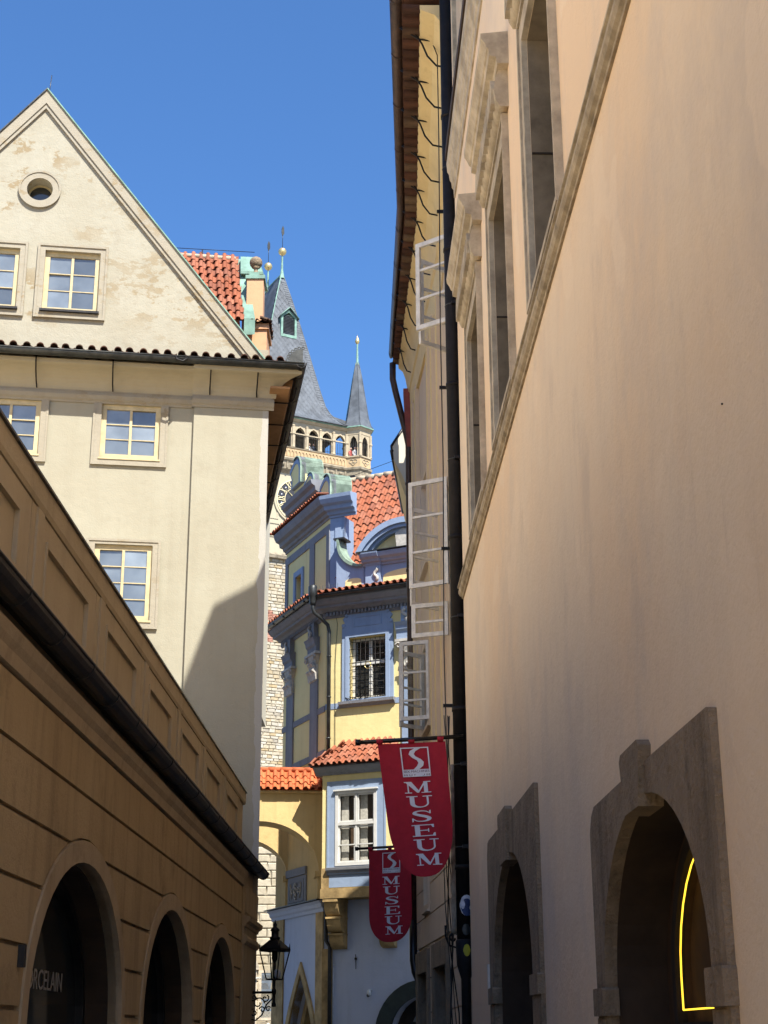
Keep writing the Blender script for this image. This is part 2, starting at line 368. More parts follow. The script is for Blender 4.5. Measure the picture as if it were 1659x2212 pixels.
def gutter(mb, x0, x1, y, z, r, n=8):
    pr = [(y + r * math.cos(math.pi * i / n), z - r * math.sin(math.pi * i / n)) for i in range(n + 1)]
    pr += [(p[0] * 1 + (y - p[0]) * .12, p[1] + .006) for p in reversed(pr)]
    mb.sweep(pr, x0, x1, smooth=False)
    mb.tube([(x0, y - r, z), (x1, y - r, z)], .012, 6)
    return mb
# ================================================================== ground
g = MB().box(-400, 400, -400, 400, -.5, 0).build('ground', 'cobble'); g['kind'] = 'structure'
ct = MB().add([(-40, -20, .006), (-8.4, -20, .006), (-8.4, 22, .006), (-40, 22, .006)], [(0, 1, 2, 3)]).build('bounce_courtyard', 'bouncecourt'); ct['kind'] = 'structure'  # unseen pale ground added to bounce sun up at the peach wall
sq_ = MB().add([(-30, -40, .008), (40, -40, .008), (40, .4, .008), (-8.4, .4, .008)], [(0, 1, 2, 3)]).build('bounce_square', 'bouncesquare'); sq_['kind'] = 'structure'  # unseen sunlit ground added behind the camera to brighten the lower walls
lane = MB().add([(-2.6, -14, .004), (1.9, -14, .004), (1.1, 24, .004), (.9, 39, .004), (-4.4, 41, .004), (-2.0, 24.3, .004)], [(0, 1, 2, 3, 4, 5)]).build('street_paving', 'cobble'); lane['kind'] = 'structure'

# ================================================================== peach house (right)
PX, PH = 1.42, 178.4
peach = thing('peach_house', 'tall peach plastered house with arched stone portals and black drainpipe corner', 'house', PX, 0, PH)
XN, XF, HT = -.8, -17.4, 18.0      # x = -distance along the lane
p1 = dict(o=(-8.68, -5.73), op=(-8.42, -5.98), top=2.80, zs=1.84, zc=2.66, key=(-7.5, -7.03), kt=2.90)
p2 = dict(o=(-14.9, -11.13), op=(-14.5, -11.58), top=3.36, zs=2.02, zc=3.05, key=(-13.55, -12.9), kt=3.43)
wins = [(-10.15, -8.78), (-12.95, -11.62), (-15.62, -14.32)]
upw = [(-16.55, -15.3), (-13.2, -11.9)]
holes = [arch(p['op'][0] - .03, p['op'][1] + .03, -.02, p['zs'], p['zc'] + .03) for p in (p1, p2)]
holes += [rect(a, b, 6.70, 9.0) for a, b in wins] + [rect(a, b, 12.75, 15.0) for a, b in upw]
MB().prism([(XF, -.2), (XN, -.2), (XN, HT), (XF, HT)], 0, .42, [h for h in holes]).build('wall', 'peach', peach)
MB().box(XF + .01, XN, 1.6, 9, 0, HT - .01).box(XF + .01, XN, .42, 1.6, 4.2, 6.5).box(XF + .01, XN, .42, 1.6, 9.6, 12.4).box(XF, XF + .4, .42, 1.6, 0, HT).box(-11.0, -9.0, .42, 1.6, 0, 4.2).box(XF, XN, .42, 1.6, 16, HT - .02).build('core', 'dark', peach)
rf = MB().prism([(-.3, HT), (9.4, HT), (4.6, HT + 3.6)], XF - .05, XN, )
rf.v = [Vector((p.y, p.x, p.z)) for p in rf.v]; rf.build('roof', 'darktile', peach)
for p in (p1, p2):
    (a, b), (oa, ob) = p['o'], p['op']
    zt = p['top']
    out = [(a, -.1), (a, zt - .12), (a + .06, zt - .03), (a + .16, zt), (p['key'][0] - .02, zt)] + [(p['key'][1] + .02, zt), (b - .03, zt), (b, zt - .03), (b, -.1), (ob - .0, -.1)]
    arc = [(x, z) for x, z in arch(oa, ob, -.1, p['zs'], p['zc'])[2:]]
    poly = out + arc + [(oa, -.1)]
    no = len(out)
    poly = [(x + random.uniform(-.014, .014), z + random.uniform(-.014, .014)) if z > 0 and q < no else (x, z) for q, (x, z) in enumerate(poly)]
    po = MB().prism(poly, -.032, .035).build('portal', 'portal', peach)
    MB().prism(arch(oa - .025, ob + .025, -.1, p['zs'], p['zc'] + .025), .036, .45, [arch(oa, ob, -.05, p['zs'], p['zc'])]).build('arch_shade', 'shade_flashing', po)  # dark ring that paints shade into the portal reveal
    k = p['key']; kc = (k[0] + k[1]) / 2
    MB().prism([(k[0] + .06, p['zc'] - .06), (k[1] - .06, p['zc'] - .06), (k[1] + .02, p['kt'] - .03), (k[1] - .02, p['kt']), (k[0] + .02, p['kt']), (k[0] - .02, p['kt'] - .03)], -.06, .06).build('keystone', 'portal', po)
    # joints between the stones of the surround, cut as thin recesses
    zi = p['zs']
    for (c, d) in ((a - .01, oa + .03), (ob - .03, b + .01)):
        MB().prism([(c, zi - .14), (d, zi - .14), (d + .0, zi - .01), (d - .01, zi), (c + .01, zi), (c, zi - .01)], -.055, .035).build('impost', 'portal', po)
        MB().box(c + .03, d - .06, -.04, .035, 0, zi - .15).build('jamb_stone', 'portal', po)
    # inner reveal ring and dark room behind
    MB().prism(arch(oa - .2, ob + .2, -.1, p['zs'], p['zc'] + .2), .43, .62, [arch(oa + .12, ob - .12, -.05, p['zs'], p['zc'] - .10)]).build('inner_arch', 'shade_flashing', peach)
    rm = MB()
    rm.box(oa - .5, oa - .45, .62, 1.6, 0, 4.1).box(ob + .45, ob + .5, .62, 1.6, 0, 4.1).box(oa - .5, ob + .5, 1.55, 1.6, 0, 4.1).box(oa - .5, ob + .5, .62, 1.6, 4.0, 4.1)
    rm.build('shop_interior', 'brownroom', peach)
# arched shop window with lit outline in the near portal
sw = MB().prism(arch(-8.41, -5.99, -.05, p1['zs'], p1['zc'] - .01), .30, .34, [arch(-7.98, -6.15, 1.66, 1.85, 2.52)]).build('shop_window', 'brownroom', peach)
MB().prism(arch(-7.98, -6.15, 1.66, 1.85, 2.52), .33, .335).build('pane', 'brownroom', sw)
MB().box(-8.15, -6.0, .14, .30, 1.52, 1.60).build('window_ledge', 'dark', sw)
MB().prism(arch(-8.06, -6.07, 1.60, 1.85, 2.60), .25, .30, [arch(-7.98, -6.15, 1.66, 1.85, 2.52)]).build('window_frame', 'dark', sw)
nx0, nx1 = -7.93, -6.2
pts = [(nx1, .27, 1.72), (nx0, .27, 1.72)] + [((nx0 + nx1) / 2 + (nx1 - nx0) / 2 * math.cos(math.pi - math.pi * i / 16), .27, 1.88 + .60 * math.sin(math.pi * i / 16)) for i in range(11)]
neon = thing('neon_light', 'glowing yellow neon line outlining the arched shop window', 'light', PX, 0, PH)
MB().tube(pts, .0046, 6).build('neon_tube', 'neon', neon)
# string course
sc_p = [(.0, 6.48), (-.018, 6.48), (-.022, 6.50), (-.045, 6.515), (-.06, 6.545), (-.06, 6.575), (-.048, 6.60), (-.07, 6.61), (-.07, 6.63), (.0, 6.665)]
MB().sweep(sc_p, XF + .02, XN).build('string_course', 'sand', peach)
for a, b in wins:
    wpart = MB().prism([(a - .17, 6.70), (b + .11, 6.70), (b + .11, 9.24), (a - .17, 9.24)], -.03, 0.0, [rect(a, b, 6.75, 9.0)]).build('window_surround', 'sand2', peach)
    MB().prism([(a - .11, 6.70), (b + .06, 6.70), (b + .06, 9.17), (a - .11, 9.17)], -.045, -.03, [rect(a + .0, b - .0, 6.75, 9.0)]).build('architrave', 'sand2', wpart)
    MB().prism([(a - .17, 6.70), (b + .11, 6.70), (b + .11, 9.24), (a - .17, 9.24)], -.06, -.03, [rect(a - .13, b + .08, 6.75, 9.20)]).build('outer_moulding', 'sand2', wpart)
    # reveal stone, window frame and glass
    MB().box(a - .001, a + .012, .002, .42, 6.70, 9.0).box(b - .012, b + .001, .002, .42, 6.70, 9.0).box(a, b, .002, .40, 8.988, 9.001).build('reveal', 'reveal', wpart)
    MB().box(a - .002, a + .022, .004, .38, 7.96, 7.975).build('reveal_joint', 'dark', wpart)
    window(peach, a + .012, b - .012, 6.72, 8.985, .36, 'white', 'panedark', 2, 3)
    # pulvinated, carved frieze and hood
    fr = MB().sweep([(0, 9.25), (-.08, 9.25), (-.11, 9.31), (-.13, 9.42), (-.11, 9.54), (-.08, 9.62), (0, 9.62)], a - .20, b + .20, smooth=True).build('frieze', 'sand2', wpart)
    nlf = 12
    for i in range(nlf):
        x = a - .16 + (b - a + .32) * (i + .5) / nlf
        MB().prism([(x - .05, 9.30), (x + .02, 9.33), (x + .06, 9.46), (x + .03, 9.56), (x - .03, 9.50), (x - .055, 9.4)], -.15, -.08).build('carved_leaf', 'sand2', fr)
    hp = [(0, 9.62), (-.10, 9.62), (-.11, 9.68), (-.17, 9.70), (-.175, 9.77), (-.19, 9.78), (-.21, 9.83), (-.235, 9.87), (-.24, 9.92), (0, 9.95)]
    hd = MB().sweep(hp, a - .30, b + .30).build('hood', 'sand2', wpart)
for a, b in upw:
    window(peach, a, b, 12.75, 15.0, .10, 'white', 'pane', 2, 3)
    MB().prism(rect(a - .16, b + .16, 12.6, 15.16), -.05, 0, [rect(a, b, 12.75, 15.0)]).build('window_surround', 'sand2', peach)
MB().sweep([(0, 11.80), (-.02, 11.80), (-.025, 11.92), (-.045, 11.95), (-.05, 12.02), (-.07, 12.06), (-.08, 12.14), (-.10, 12.18), (-.11, 12.30), (0, 12.36)], XF + .12, XN).build('cornice', 'sand2', peach)
MB().box(XF + .10, XN, -.125, -.005, 12.36, 12.50).build('cornice_flashing', 'shade_flashing', peach)
for x, z in ((-5.29, 3.84),):
    MB().tube([(x, .02, z), (x, -.006, z)], .0038, 6).build('wall_hook', 'iron', peach)
# two small metal number boxes beside the far portal
MB().box(-15.22, -15.12, -.03, .0, 1.95, 2.25).build('junction_box', 'oldwhite', peach)

# ------------------------------------------------------------------ drainpipe at the corner of the peach house
dp = thing('drainpipe', 'thick black round drainpipe with stickers between peach and beige house', 'drainpipe', .88, 17.56, 180)
MB().tube([(0, 0, 2.62), (0, 0, 17.6)], .092, 18).build('pipe', 'pipe', dp)
for z in (3.4, 5.2, 7.3, 9.3, 11.2, 13.2, 15.4):
    MB().tube([(0, 0, z - .025), (0, 0, z + .025)], .101, 18).build('collar', 'pipe', dp)
for z in (3.62, 4.55, 6.3, 8.3, 10.4, 12.4):
    MB().tube([(0, 0, z - .006), (0, 0, z + .006)], .097, 18).build('seam_ring', 'zinc', dp)
    MB().box(0.02, .14, -.015, .3, z - .02, z + .02).build('bracket', 'iron', dp)
MB().lathe([(.092, 2.62), (.11, 2.60), (.10, 2.35), (.055, 2.2), (.05, .05)], 0, 0, 14).build('pipe_shoe', 'pipe', dp)
def sticker(name, z, w, h, mat, ang, rr=.0945):
    rings = []
    for i in range(7):
        t = i / 6 - .5; a = ang + t * w / rr
        rings.append([(rr * math.cos(a), rr * math.sin(a), z - h / 2 * math.sqrt(max(.02, 1 - (2 * t) ** 2))), (rr * math.cos(a), rr * math.sin(a), z + h / 2 * math.sqrt(max(.02, 1 - (2 * t) ** 2)))])
    return MB().loft(rings, False, False, True).build(name, mat, dp)
A0 = R_(0)                         # local angle that faces the viewer
for nm, z, w, h, mt, an, rr in (('sticker', 2.98, .17, .23, 'stickerw', .25, .0945), ('sticker', 2.96, .14, .19, 'stickerb', .25, .0955), ('sticker', 2.99, .05, .10, 'stickerw', -.25, .0965), ('sticker', 2.955, .045, .05, 'stickerw', .75, .0965), ('sticker', 2.72, .10, .12, 'zinc', .1, .0965), ('sticker', 2.5, .08, .13, 'stickery', .1, .108)):
    sticker(nm, z, w, h, mt, an + A0, rr)

# ================================================================== arcade wing (left)
arc = thing('arcade_wing', 'low shaded ochre arcade building with three arches and panelled parapet', 'building', -2.3, 0, .66)
AC = [7.05, 11.37, 15.70, 20.02]; AA = 1.62; ZS, ZC = 1.72, 2.80
A_END = 24.35
def aop(c, grow=0): return arch(c - AA - grow, c + AA + grow, -.05, ZS, ZC + grow)
MB().prism([(-8, -.1), (A_END, -.1), (A_END, 4.0), (-8, 4.0)], .035, .55, [aop(c) for c in AC]).build('wall', 'arcade_trim', arc)
MB().box(-8, A_END - .3, 2.2, 6, 0, 3.98).box(-8, A_END, .55, 2.2, 3.0, 3.9).build('core', 'dark', arc)
rfa = MB().add([(-8, .42, 4.15), (22.2, .42, 4.15), (20.8, 8.2, 9.4), (-8, 8.2, 9.4)], [(0, 1, 2, 3)]).add([(-8, 8.2, 9.4), (20.8, 8.2, 9.4), (20.8, 9.5, 4), (-8, 9.5, 4)], [(0, 1, 2, 3)]).build('roof', 'bounceroof', arc)  # unseen pale slope added to bounce sun onto the house opposite
def edge(c, side, z):             # outline of the arch band at height z
    rr = AA + .17; hz = ZC + .17 - ZS
    if z <= ZS: return c + side * rr
    t = (z - ZS) / hz
    return c + side * rr * math.sqrt(max(0, 1 - t * t)) if t < 1 else None
LV = [0, .65, 1.02, 1.395, 1.77, 2.13, 2.505, 2.88, 3.265, 3.645]
for i in range(len(LV) - 1):
    z0, z1 = LV[i] + .014, LV[i + 1] - .014
    if z0 > ZC + .1:
        MB().box(-8, 22.45, 0, .034, z0, z1).build('rustic_course', 'arcade', arc); continue
    bounds = [-8] + AC + [22.45]
    for k in range(len(bounds) - 1):
        L = []; Rr = []
        for j in range(19):
            z = z0 + (z1 - z0) * j / 18
            l = bounds[k] if k == 0 else edge(bounds[k], 1, z); r = bounds[k + 1] if k == len(bounds) - 2 else edge(bounds[k + 1], -1, z)
            if l is None: l = bounds[k]
            if r is None: r = bounds[k + 1]
            L.append((l, z)); Rr.append((r, z))
        MB().prism(Rr + L[::-1], 0, .034).build('rustic_course', 'arcade', arc)
for c in AC:
    MB().prism(aop(c, .155), -.012, .12, [aop(c)]).build('arch_band', 'arcade_trim', arc)
    MB().prism(aop(c, .005), .10, .30, [aop(c, -.02)]).build('reveal_shade', 'shade_flashing', arc)  # dark ring in place of the shade inside the arch
    MB().prism(aop(c, .0), .28, .36, [arch(c - AA + .10, c + AA - .10, .25, ZS, ZC - .1)]).build('window_arch', 'zincdark', arc)
    sh = MB().prism(arch(c - AA, c + AA, 0, ZS, ZC), .345, .355).build('shop_window', 'shopglass', arc)
    MB().box(c - AA, c + AA, .30, .345, 1.58, 1.66).build('transom', 'zincdark', sh)
    MB().box(c - .03, c + .03, .30, .345, 0, 1.58).build('mullion', 'zincdark', sh)
    MB().box(c - AA, c + AA, .12, .30, .0, .3).build('sill', 'arcade_trim', arc)
def text(s, size, parent, mat, Mx, ext=.002, align='LEFT', sx=1, name='lettering', wid=None):
    cu = bpy.data.curves.new(name, 'FONT'); cu.body = s; cu.size = size; cu.extrude = ext; cu.align_x = align
    o = bpy.data.objects.new('tmp', cu); COL.objects.link(o)
    dg = bpy.context.evaluated_depsgraph_get(); me = bpy.data.meshes.new_from_object(o.evaluated_get(dg)); me.name = name
    bpy.data.objects.remove(o); bpy.data.curves.remove(cu)
    me.materials.clear(); me.materials.append(M[mat])
    if wid: sx = wid / max(v.co.x for v in me.vertices)
    return put(name, me, parent, Mx @ Matrix.Diagonal((sx, 1, 1, 1)))
UPR = Matrix(((1, 0, 0, 0), (0, 0, -1, 0), (0, 1, 0, 0), (0, 0, 0, 1)))   # text plane -> x right, z up, facing -y
text('PORCELAIN', .20, arc, 'shopletter', Matrix.Translation((11.0, .335, 1.935)) @ UPR, wid=1.28)
# cornice, gutter
MB().sweep([(0.04, 3.66), (-.02, 3.66), (-.03, 3.74), (-.06, 3.78), (-.08, 3.84), (.04, 3.86)], -8, 22.45).build('cornice', 'arcade_trim', arc)
gb = gutter(MB(), -8, A_END - .05, -.12, 4.0, .088).build('gutter', 'zincdark', arc)
x = -7.5
while x < A_END:
    MB().sweep([(-.12 + .095 * math.cos(math.pi * i / 8), 4.0 - .095 * math.sin(math.pi * i / 8)) for i in range(9)] + [(-.12 + .085 * math.cos(math.pi * i / 8), 4.0 - .085 * math.sin(math.pi * i / 8)) for i in range(8, -1, -1)], x, x + .03).build('gutter_joint', 'zincdark', gb); x += .93
MB().box(-8, A_END, -.03, .3, 3.995, 4.10).build('gutter_flashing', 'zincdark', arc)
# parapet
pp = MB().box(-8, 22.6, .05, .4, 4.10, 5.0).build('parapet', 'parapet', arc)
cx = [7.4 + 2.135 * i for i in range(-7, 7)]
for x in cx:
    MB().box(x - .30, x + .0 - .12, .014, .049, 4.13, 4.82).build('panel_strip', 'parapet', pp)
    MB().prism(rect(x - .42, x + 1.70, 4.13, 4.82), .028, .049, [rect(x, x + 1.42, 4.26, 4.68)]).build('panel_frame', 'parapet', pp)
    MB().prism(rect(x + .0, x + 1.42, 4.26, 4.68), .016, .05, [rect(x + .035, x + 1.385, 4.295, 4.645)]).build('panel_moulding', 'parapet', pp)
MB().sweep([(.05, 4.83), (.02, 4.83), (.008, 4.86), (.008, 5.0), (.42, 5.0), (.42, 4.83)], -8, 22.62).build('coping', 'parapet', pp)
MB().box(-8, 22.64, -.012, .45, 5.0, 5.018).build('coping_flashing', 'black', pp)
# corner pier
cp = MB().box(22.45, A_END, -.03, .4, 0, 3.66).build('corner_pier', 'arcade_trim', arc)
MB().sweep([(0, 3.10), (-.05, 3.10), (-.06, 3.14), (-.11, 3.17), (-.12, 3.23), (0, 3.25)], 22.40, A_END + .06).sweep([(0, 2.86), (-.045, 2.86), (-.075, 2.90), (-.075, 2.95), (-.045, 2.99), (0, 3.0)], 22.42, A_END + .04).sweep([(0, 3.3), (-.04, 3.3), (-.045, 3.66), (0, 3.66)], 22.44, A_END + .01).build('capital', 'arcade_trim', cp)
MB().box(9.45, 9.50, -.04, .0, 2.0, 2.13).build('wall_box', 'zincdark', arc)

# ================================================================== cream gabled house
CX, CY, CH = -1.98, 24.3, 81.5
cream = thing('gabled_house', 'cream gabled house with round attic window and yellow framed casements', 'house', CX, CY, CH)
CI = inv(CX, CY, CH)
mid = [(-4.82, -3.83), (-2.82, -1.83)]; low = [(-2.80, -1.86)]; gw = [(-5.33, -4.38), (-3.95, -3.00)]
hs = [rect(a, b, 10.82, 11.80) for a, b in mid] + [rect(a, b, 8.02, 9.30) for a, b in low]
MB().prism(rect(-24, -.02, 0, 12.35), .08, .5, hs).build('wall', 'cream', cream)
MB().box(-24, -.01, .5, 16, 0, 12.3).build('core', 'cream', cream)
MB(CI).box(-24, -14.5, -18, 22.5, 0, 15).build('bounce_wing', 'bounceplaster', cream)  # unseen block added as a sunlit reflector facing the lane
pil = MB().prism([(-1.27, 0), (0, 0), (0, 11.82), (-1.27, 11.82)], 0, 16).build('corner_pilaster', 'cream', cream)
for zs_ in ((-9.5, -1.30, .08), (-1.31, .09, 0)):
    a, b, y0 = zs_
    f = lambda pr: [(p[0] + y0, p[1]) for p in pr]
    MB().sweep(f([(.0, 11.80), (-.02, 11.80), (-.03, 11.83), (-.06, 11.86), (-.085, 11.92), (-.06, 11.98), (-.04, 12.0), (-.04, 12.02), (.0, 12.02)]), a, b, smooth=False).build('torus_moulding', 'trim', cream)
    cove = [(0, 12.02), (-.03, 12.02)] + [(-.03 - .36 * (1 - math.cos(R_(90) * i / 8)), 12.02 + .30 * math.sin(R_(90) * i / 8)) for i in range(1, 9)] + [(-.44, 12.33), (-.44, 12.40), (0, 12.40)]
    MB().sweep(f(cove), a, b, m1=(-1 if b > 0 else 0)).build('cove', 'cove', cream)
# side eave: soffit boards and gutter down the lane side
MB().box(.005, .34, -.30, 16, 12.10, 12.14).build('soffit', 'soffit', cream)
MB().sweep([(p[0], p[1]) for p in [(0, 12.1), (-.03, 12.1), (-.2, 12.16), (-.36, 12.3), (-.36, 12.4), (0, 12.4)]], 0, 16)
sd = Matrix.Rotation(R_(90), 4, 'Z')                        # side facade frame: x runs back along the lane side
MB(sd).sweep([(0, 12.14), (-.02, 12.14), (-.30, 12.18), (-.40, 12.32), (-.42, 12.40), (0, 12.40)], .0, 16).build('side_fascia', 'soffit', cream)
g1 = gutter(MB(), -9.5, .56, -.50, 12.47, .085).build('gutter', 'zinc', cream)
g2 = gutter(MB(sd), -.58, 16, -.50, 12.47, .085).build('gutter', 'zincdark', cream)
for i in range(12):
    x = -.1 + i * 1.02
    MB(sd).sweep([(-.5 + .093 * math.cos(math.pi * k / 8), 12.47 - .093 * math.sin(math.pi * k / 8)) for k in range(9)] + [(-.5 + .08 * math.cos(math.pi * k / 8), 12.47 - .08 * math.sin(math.pi * k / 8)) for k in range(8, -1, -1)], x, x + .03).build('gutter_joint', 'zincdark', g2)
    MB(sd).tube([(x + .4, -.04, 12.085), (x + .4, -.40, 12.085), (x + .38, -.46, 12.16), (x + .38, -.5, 12.38)], .011, 6).build('gutter_bracket', 'iron', g2)
for i, x in enumerate((-4.95, -3.93, -2.66, -1.02, -.22, -3.25)):
    if i == 5: continue
    MB().tube([(x, -.42, 12.40), (x, -.40, 12.30), (x, -.30, 12.20), (x, -.12, 12.08), (x + .005, -.055 + (.08 if x < -1.3 else 0), 12.02)], .013, 6).build('gutter_bracket', 'iron', g1)
orn = MB().prism([(0.0, 0)] + [(-.24 * math.cos(R_(90) * i / 10), .24 * math.sin(R_(90) * i / 10)) for i in range(11)], 0, .012)
for i in range(7):
    a_ = R_(6 + 14 * i); cxx, czz = -.265 * math.cos(a_), .265 * math.sin(a_)
    orn.prism(circle(cxx, czz, .032, 10), 0, .012, [circle(cxx, czz, .017, 8)])
oo = orn.build('gutter_ornament', 'zinc', cream); oo.location = (.53, -.55, 12.50)
for a, b in mid: 
    window(cream, a, b, 10.82, 11.80, .10, 'yelframe', 'pane', 2, 3, .085)
    MB().prism([(a - .14, 11.80), (a - .14, 10.69), (b + .13, 10.69), (b + .13, 11.80), (b, 11.80), (b, 10.82), (a, 10.82), (a, 11.80)], .045, .08).build('window_surround', 'trim', cream)
    MB().prism([(a - .14, 11.80), (a - .14, 10.69), (b + .13, 10.69), (b + .13, 11.80), (b + .095, 11.80), (b + .095, 10.73), (a - .105, 10.73), (a - .105, 11.80)], .035, .05).build('surround_moulding', 'trim', cream)
    MB().box(a - .02, b + .02, .03, .12, 10.79, 10.82).build('sill', 'yelframe', cream)
for a, b in low:
    window(cream, a, b, 8.02, 9.30, .10, 'yelframe', 'pane', 2, 4, .085)
    MB().prism(rect(a - .14, b + .13, 7.88, 9.39), .045, .08, [rect(a, b, 8.02, 9.30)]).build('window_surround', 'trim', cream)
    MB().prism(rect(a - .14, b + .13, 7.88, 9.39), .03, .05, [rect(a - .10, b + .09, 7.92, 9.35)]).build('surround_moulding', 'trim', cream)
    MB().box(a - .02, b + .02, .03, .12, 7.985, 8.02).build('sill', 'yelframe', cream)
# gable
gx, gz, gs = -4.13, 17.86, 1.264
def gpoly(dx=0): return [(gx - 4.09 + dx, 12.5), (gx + 4.09 - dx, 12.5), (gx + 4.09 - dx, 12.72 - .0), (gx, gz - dx * gs * 1.0), (gx - 4.09 + dx, 12.72)]
oc = circle(-4.13, 15.82, .225)
gy = .06
MB().prism([(-8.22, 12.4), (-.04, 12.4), (-.04, 12.72), (gx, 17.84), (-8.22, 12.72)], gy, gy + .4, [oc] + [rect(a, b, 13.48, 14.63) for a, b in gw]).build('gable', 'gable', cream)
for sgn in (1, -1):
    def rk(d0, d1, y0, y1, mat, nm):
        # raking band between offsets d0..d1 below the slope
        e = 4.09; L = math.hypot(1, gs)
        def pt(t, d): return (gx + sgn * (e * t) - sgn * d * gs / L * 0, gz - gs * e * t - d * L)
        poly = [pt(0, d0), (gx + sgn * e, 12.70 - d0 * .0 + (0 if d0 == 0 else 0)), (gx + sgn * e, 12.70 - 0 if 0 else max(12.4, 12.70 - 0)), ]
        poly = [pt(0, d0), pt(1, d0), pt(1, d1), pt(0, d1)]
        return MB().prism(poly, y0, y1).build(nm, mat, cream)
    rk(.0, .17, gy - .06, gy, 'trim', 'rake_band')
    rk(.17, .20, gy - .035, gy, 'trim', 'rake_moulding')
    rk(.20, .235, gy - .05, gy, 'reveal' if 0 else 'trim', 'rake_moulding')
    L = math.hypot(1, gs)
    ed = MB().prism([(gx, gz + .02 * L), (gx + sgn * 4.15, gz - gs * 4.15 + .02 * L), (gx + sgn * 4.15, gz - gs * 4.15), (gx, gz)], gy - .09, gy + .45).build('verge_flashing', 'copper' if sgn > 0 else 'zinc', cream)
MB().box(-.30, -.02, gy - .055, gy, 12.45, 12.95).build('gable_foot', 'trim', cream)
MB().prism(circle(-4.13, 15.82, .36), gy - .04, gy, [oc]).build('oculus_ring', 'trim', cream)
MB().prism(circle(-4.13, 15.82, .37), gy - .055, gy - .03, [circle(-4.13, 15.82, .335)]).build('oculus_moulding', 'trim', cream)
MB().prism(circle(-4.13, 15.82, .225), gy + .22, gy + .25, [circle(-4.13, 15.82, .195)]).build('oculus_frame', 'yelframe', cream)
MB().prism(circle(-4.13, 15.82, .2), gy + .24, gy + .245).build('oculus_pane', 'panedark', cream)
for a, b in gw:
    window(cream, a, b, 13.48, 14.63, gy + .04, 'yelframe', 'pane', 2, 3, .085)
    MB().prism(rect(a - .13, b + .13, 13.33, 14.75), gy - .035, gy, [rect(a, b, 13.48, 14.63)]).build('window_surround', 'trim', cream)
    MB().prism(rect(a - .13, b + .13, 13.33, 14.75), gy - .055, gy - .03, [rect(a - .09, b + .09, 13.37, 14.71)]).build('surround_moulding', 'trim', cream)
    MB().box(a - .03, b + .03, gy - .09, gy + .06, 13.44, 13.48).build('sill', 'zincdark', cream)
# roof behind the gable and tiled strip along the eave
MB().prism([(-8.2, 12.6), (-.06, 12.6), (gx, 17.75)], gy + .42, 14).build('roof', 'darktile', cream)
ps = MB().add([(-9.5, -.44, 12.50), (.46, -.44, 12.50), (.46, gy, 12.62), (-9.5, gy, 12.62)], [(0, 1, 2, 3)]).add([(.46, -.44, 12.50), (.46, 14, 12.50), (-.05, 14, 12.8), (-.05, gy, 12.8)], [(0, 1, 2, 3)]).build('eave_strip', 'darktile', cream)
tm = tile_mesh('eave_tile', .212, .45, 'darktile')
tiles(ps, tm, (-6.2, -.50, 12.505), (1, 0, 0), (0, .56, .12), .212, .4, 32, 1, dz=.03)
MB().tube([(-4.13, gy + .2, 17.85), (-4.10, gy + .2, 18.35)], .008, 5).build('lightning_rod', 'zinc', cream)
MB().tube([(-1.62, -.58, 12.46), (-1.60, -.6, 12.40), (-1.50, -.6, 12.37), (-1.42, -.57, 12.44)], .018, 6).build('gutter_clip', 'zincdark', g1)
# ================================================================== beige house beyond the pipe
BX, BY, BH = .97, 23.0, 175.8
beige = thing('beige_house', 'narrow beige house with deep tiled eave, brown gutter and opened white casements', 'house', BX, BY, BH)
BI = inv(BX, BY, BH)
M1 = Matrix.Rotation(R_(-3.6), 4, 'Z')          # nearer bay, turned a little
XE = -5.6
doors = [(-2.42, -.62, 2.63), (-5.18, -3.52, 2.63)]
bw = [(-4.05, -3.30, 3.72, 5.0), (-3.65, -2.7, 6.72, 8.1), (-3.65, -2.7, 9.6, 11.2)]
MB().prism(rect(XE, 0, -.1, 13.75), .03, .4, [rect(a, b, -.05, z) for a, b, z in doors] + [rect(*w) for w in bw]).build('wall', 'beige', beige)
MB(M1).prism(rect(-.02, 5.48, -.1, 13.75), .03, .4, [rect(.3, 1.2, 7.4, 9.75), rect(3.0, 4.3, 10.8, 12.2)]).build('wall', 'beige', beige)
MB().box(XE + .01, 0, .4, 7, 0, 14.4).build('core', 'dark', beige)
MB(M1).box(-.02, 5.48, .4, 7, 0, 14.4).build('core', 'dark', beige)
# grooved ground floor courses
LV2 = [.3, .85, 1.42, 1.98, 2.52, 3.06, 3.53, 4.02, 4.5]
for i in range(len(LV2) - 1):
    z0, z1 = LV2[i] + .012, LV2[i + 1] - .012
    cut = sorted([(a - .22, b + .22) for a, b, z in doors] if z0 < 2.9 else ([(bw[0][0] - .09, bw[0][1] + .09)] if z1 > 3.7 else []))
    xs = [XE] + [v for c in cut for v in c] + [0]
    for k in range(0, len(xs), 2):
        if xs[k + 1] - xs[k] > .05: MB().box(xs[k], xs[k + 1], 0, .03, z0, z1).build('rustic_course', 'beige', beige)
    MB(M1).box(0, 5.46, 0, .03, z0, z1).build('rustic_course', 'beige', beige)
for a, b, z in doors:
    d = MB().prism(rect(a - .2, b + .2, -.05, z + .36), -.05, .2, [rect(a, b, -.04, z)]).build('door_surround', 'portal', beige)
    MB().box(a, b, .3, .36, 0, z).build('door', 'dark', d)
    MB().box(a - .03, a + .10, -.03, .3, 0, z).build('door_jamb', 'portal', d)
    MB().box(b - .10, b + .03, -.03, .3, 0, z).build('door_jamb', 'portal', d)
for w in bw:
    window(beige, *w, .12, 'white', 'pane', 2, 3)
    MB().prism(rect(w[0] - .1, w[1] + .1, w[2] - .1, w[3] + .1), -.02, .03, [rect(*w)]).build('window_surround', 'beige', beige)
    MB().box(w[0] - .12, w[1] + .12, -.06, .12, w[2] - .14, w[2] - .1).build('sill', 'beige', beige)
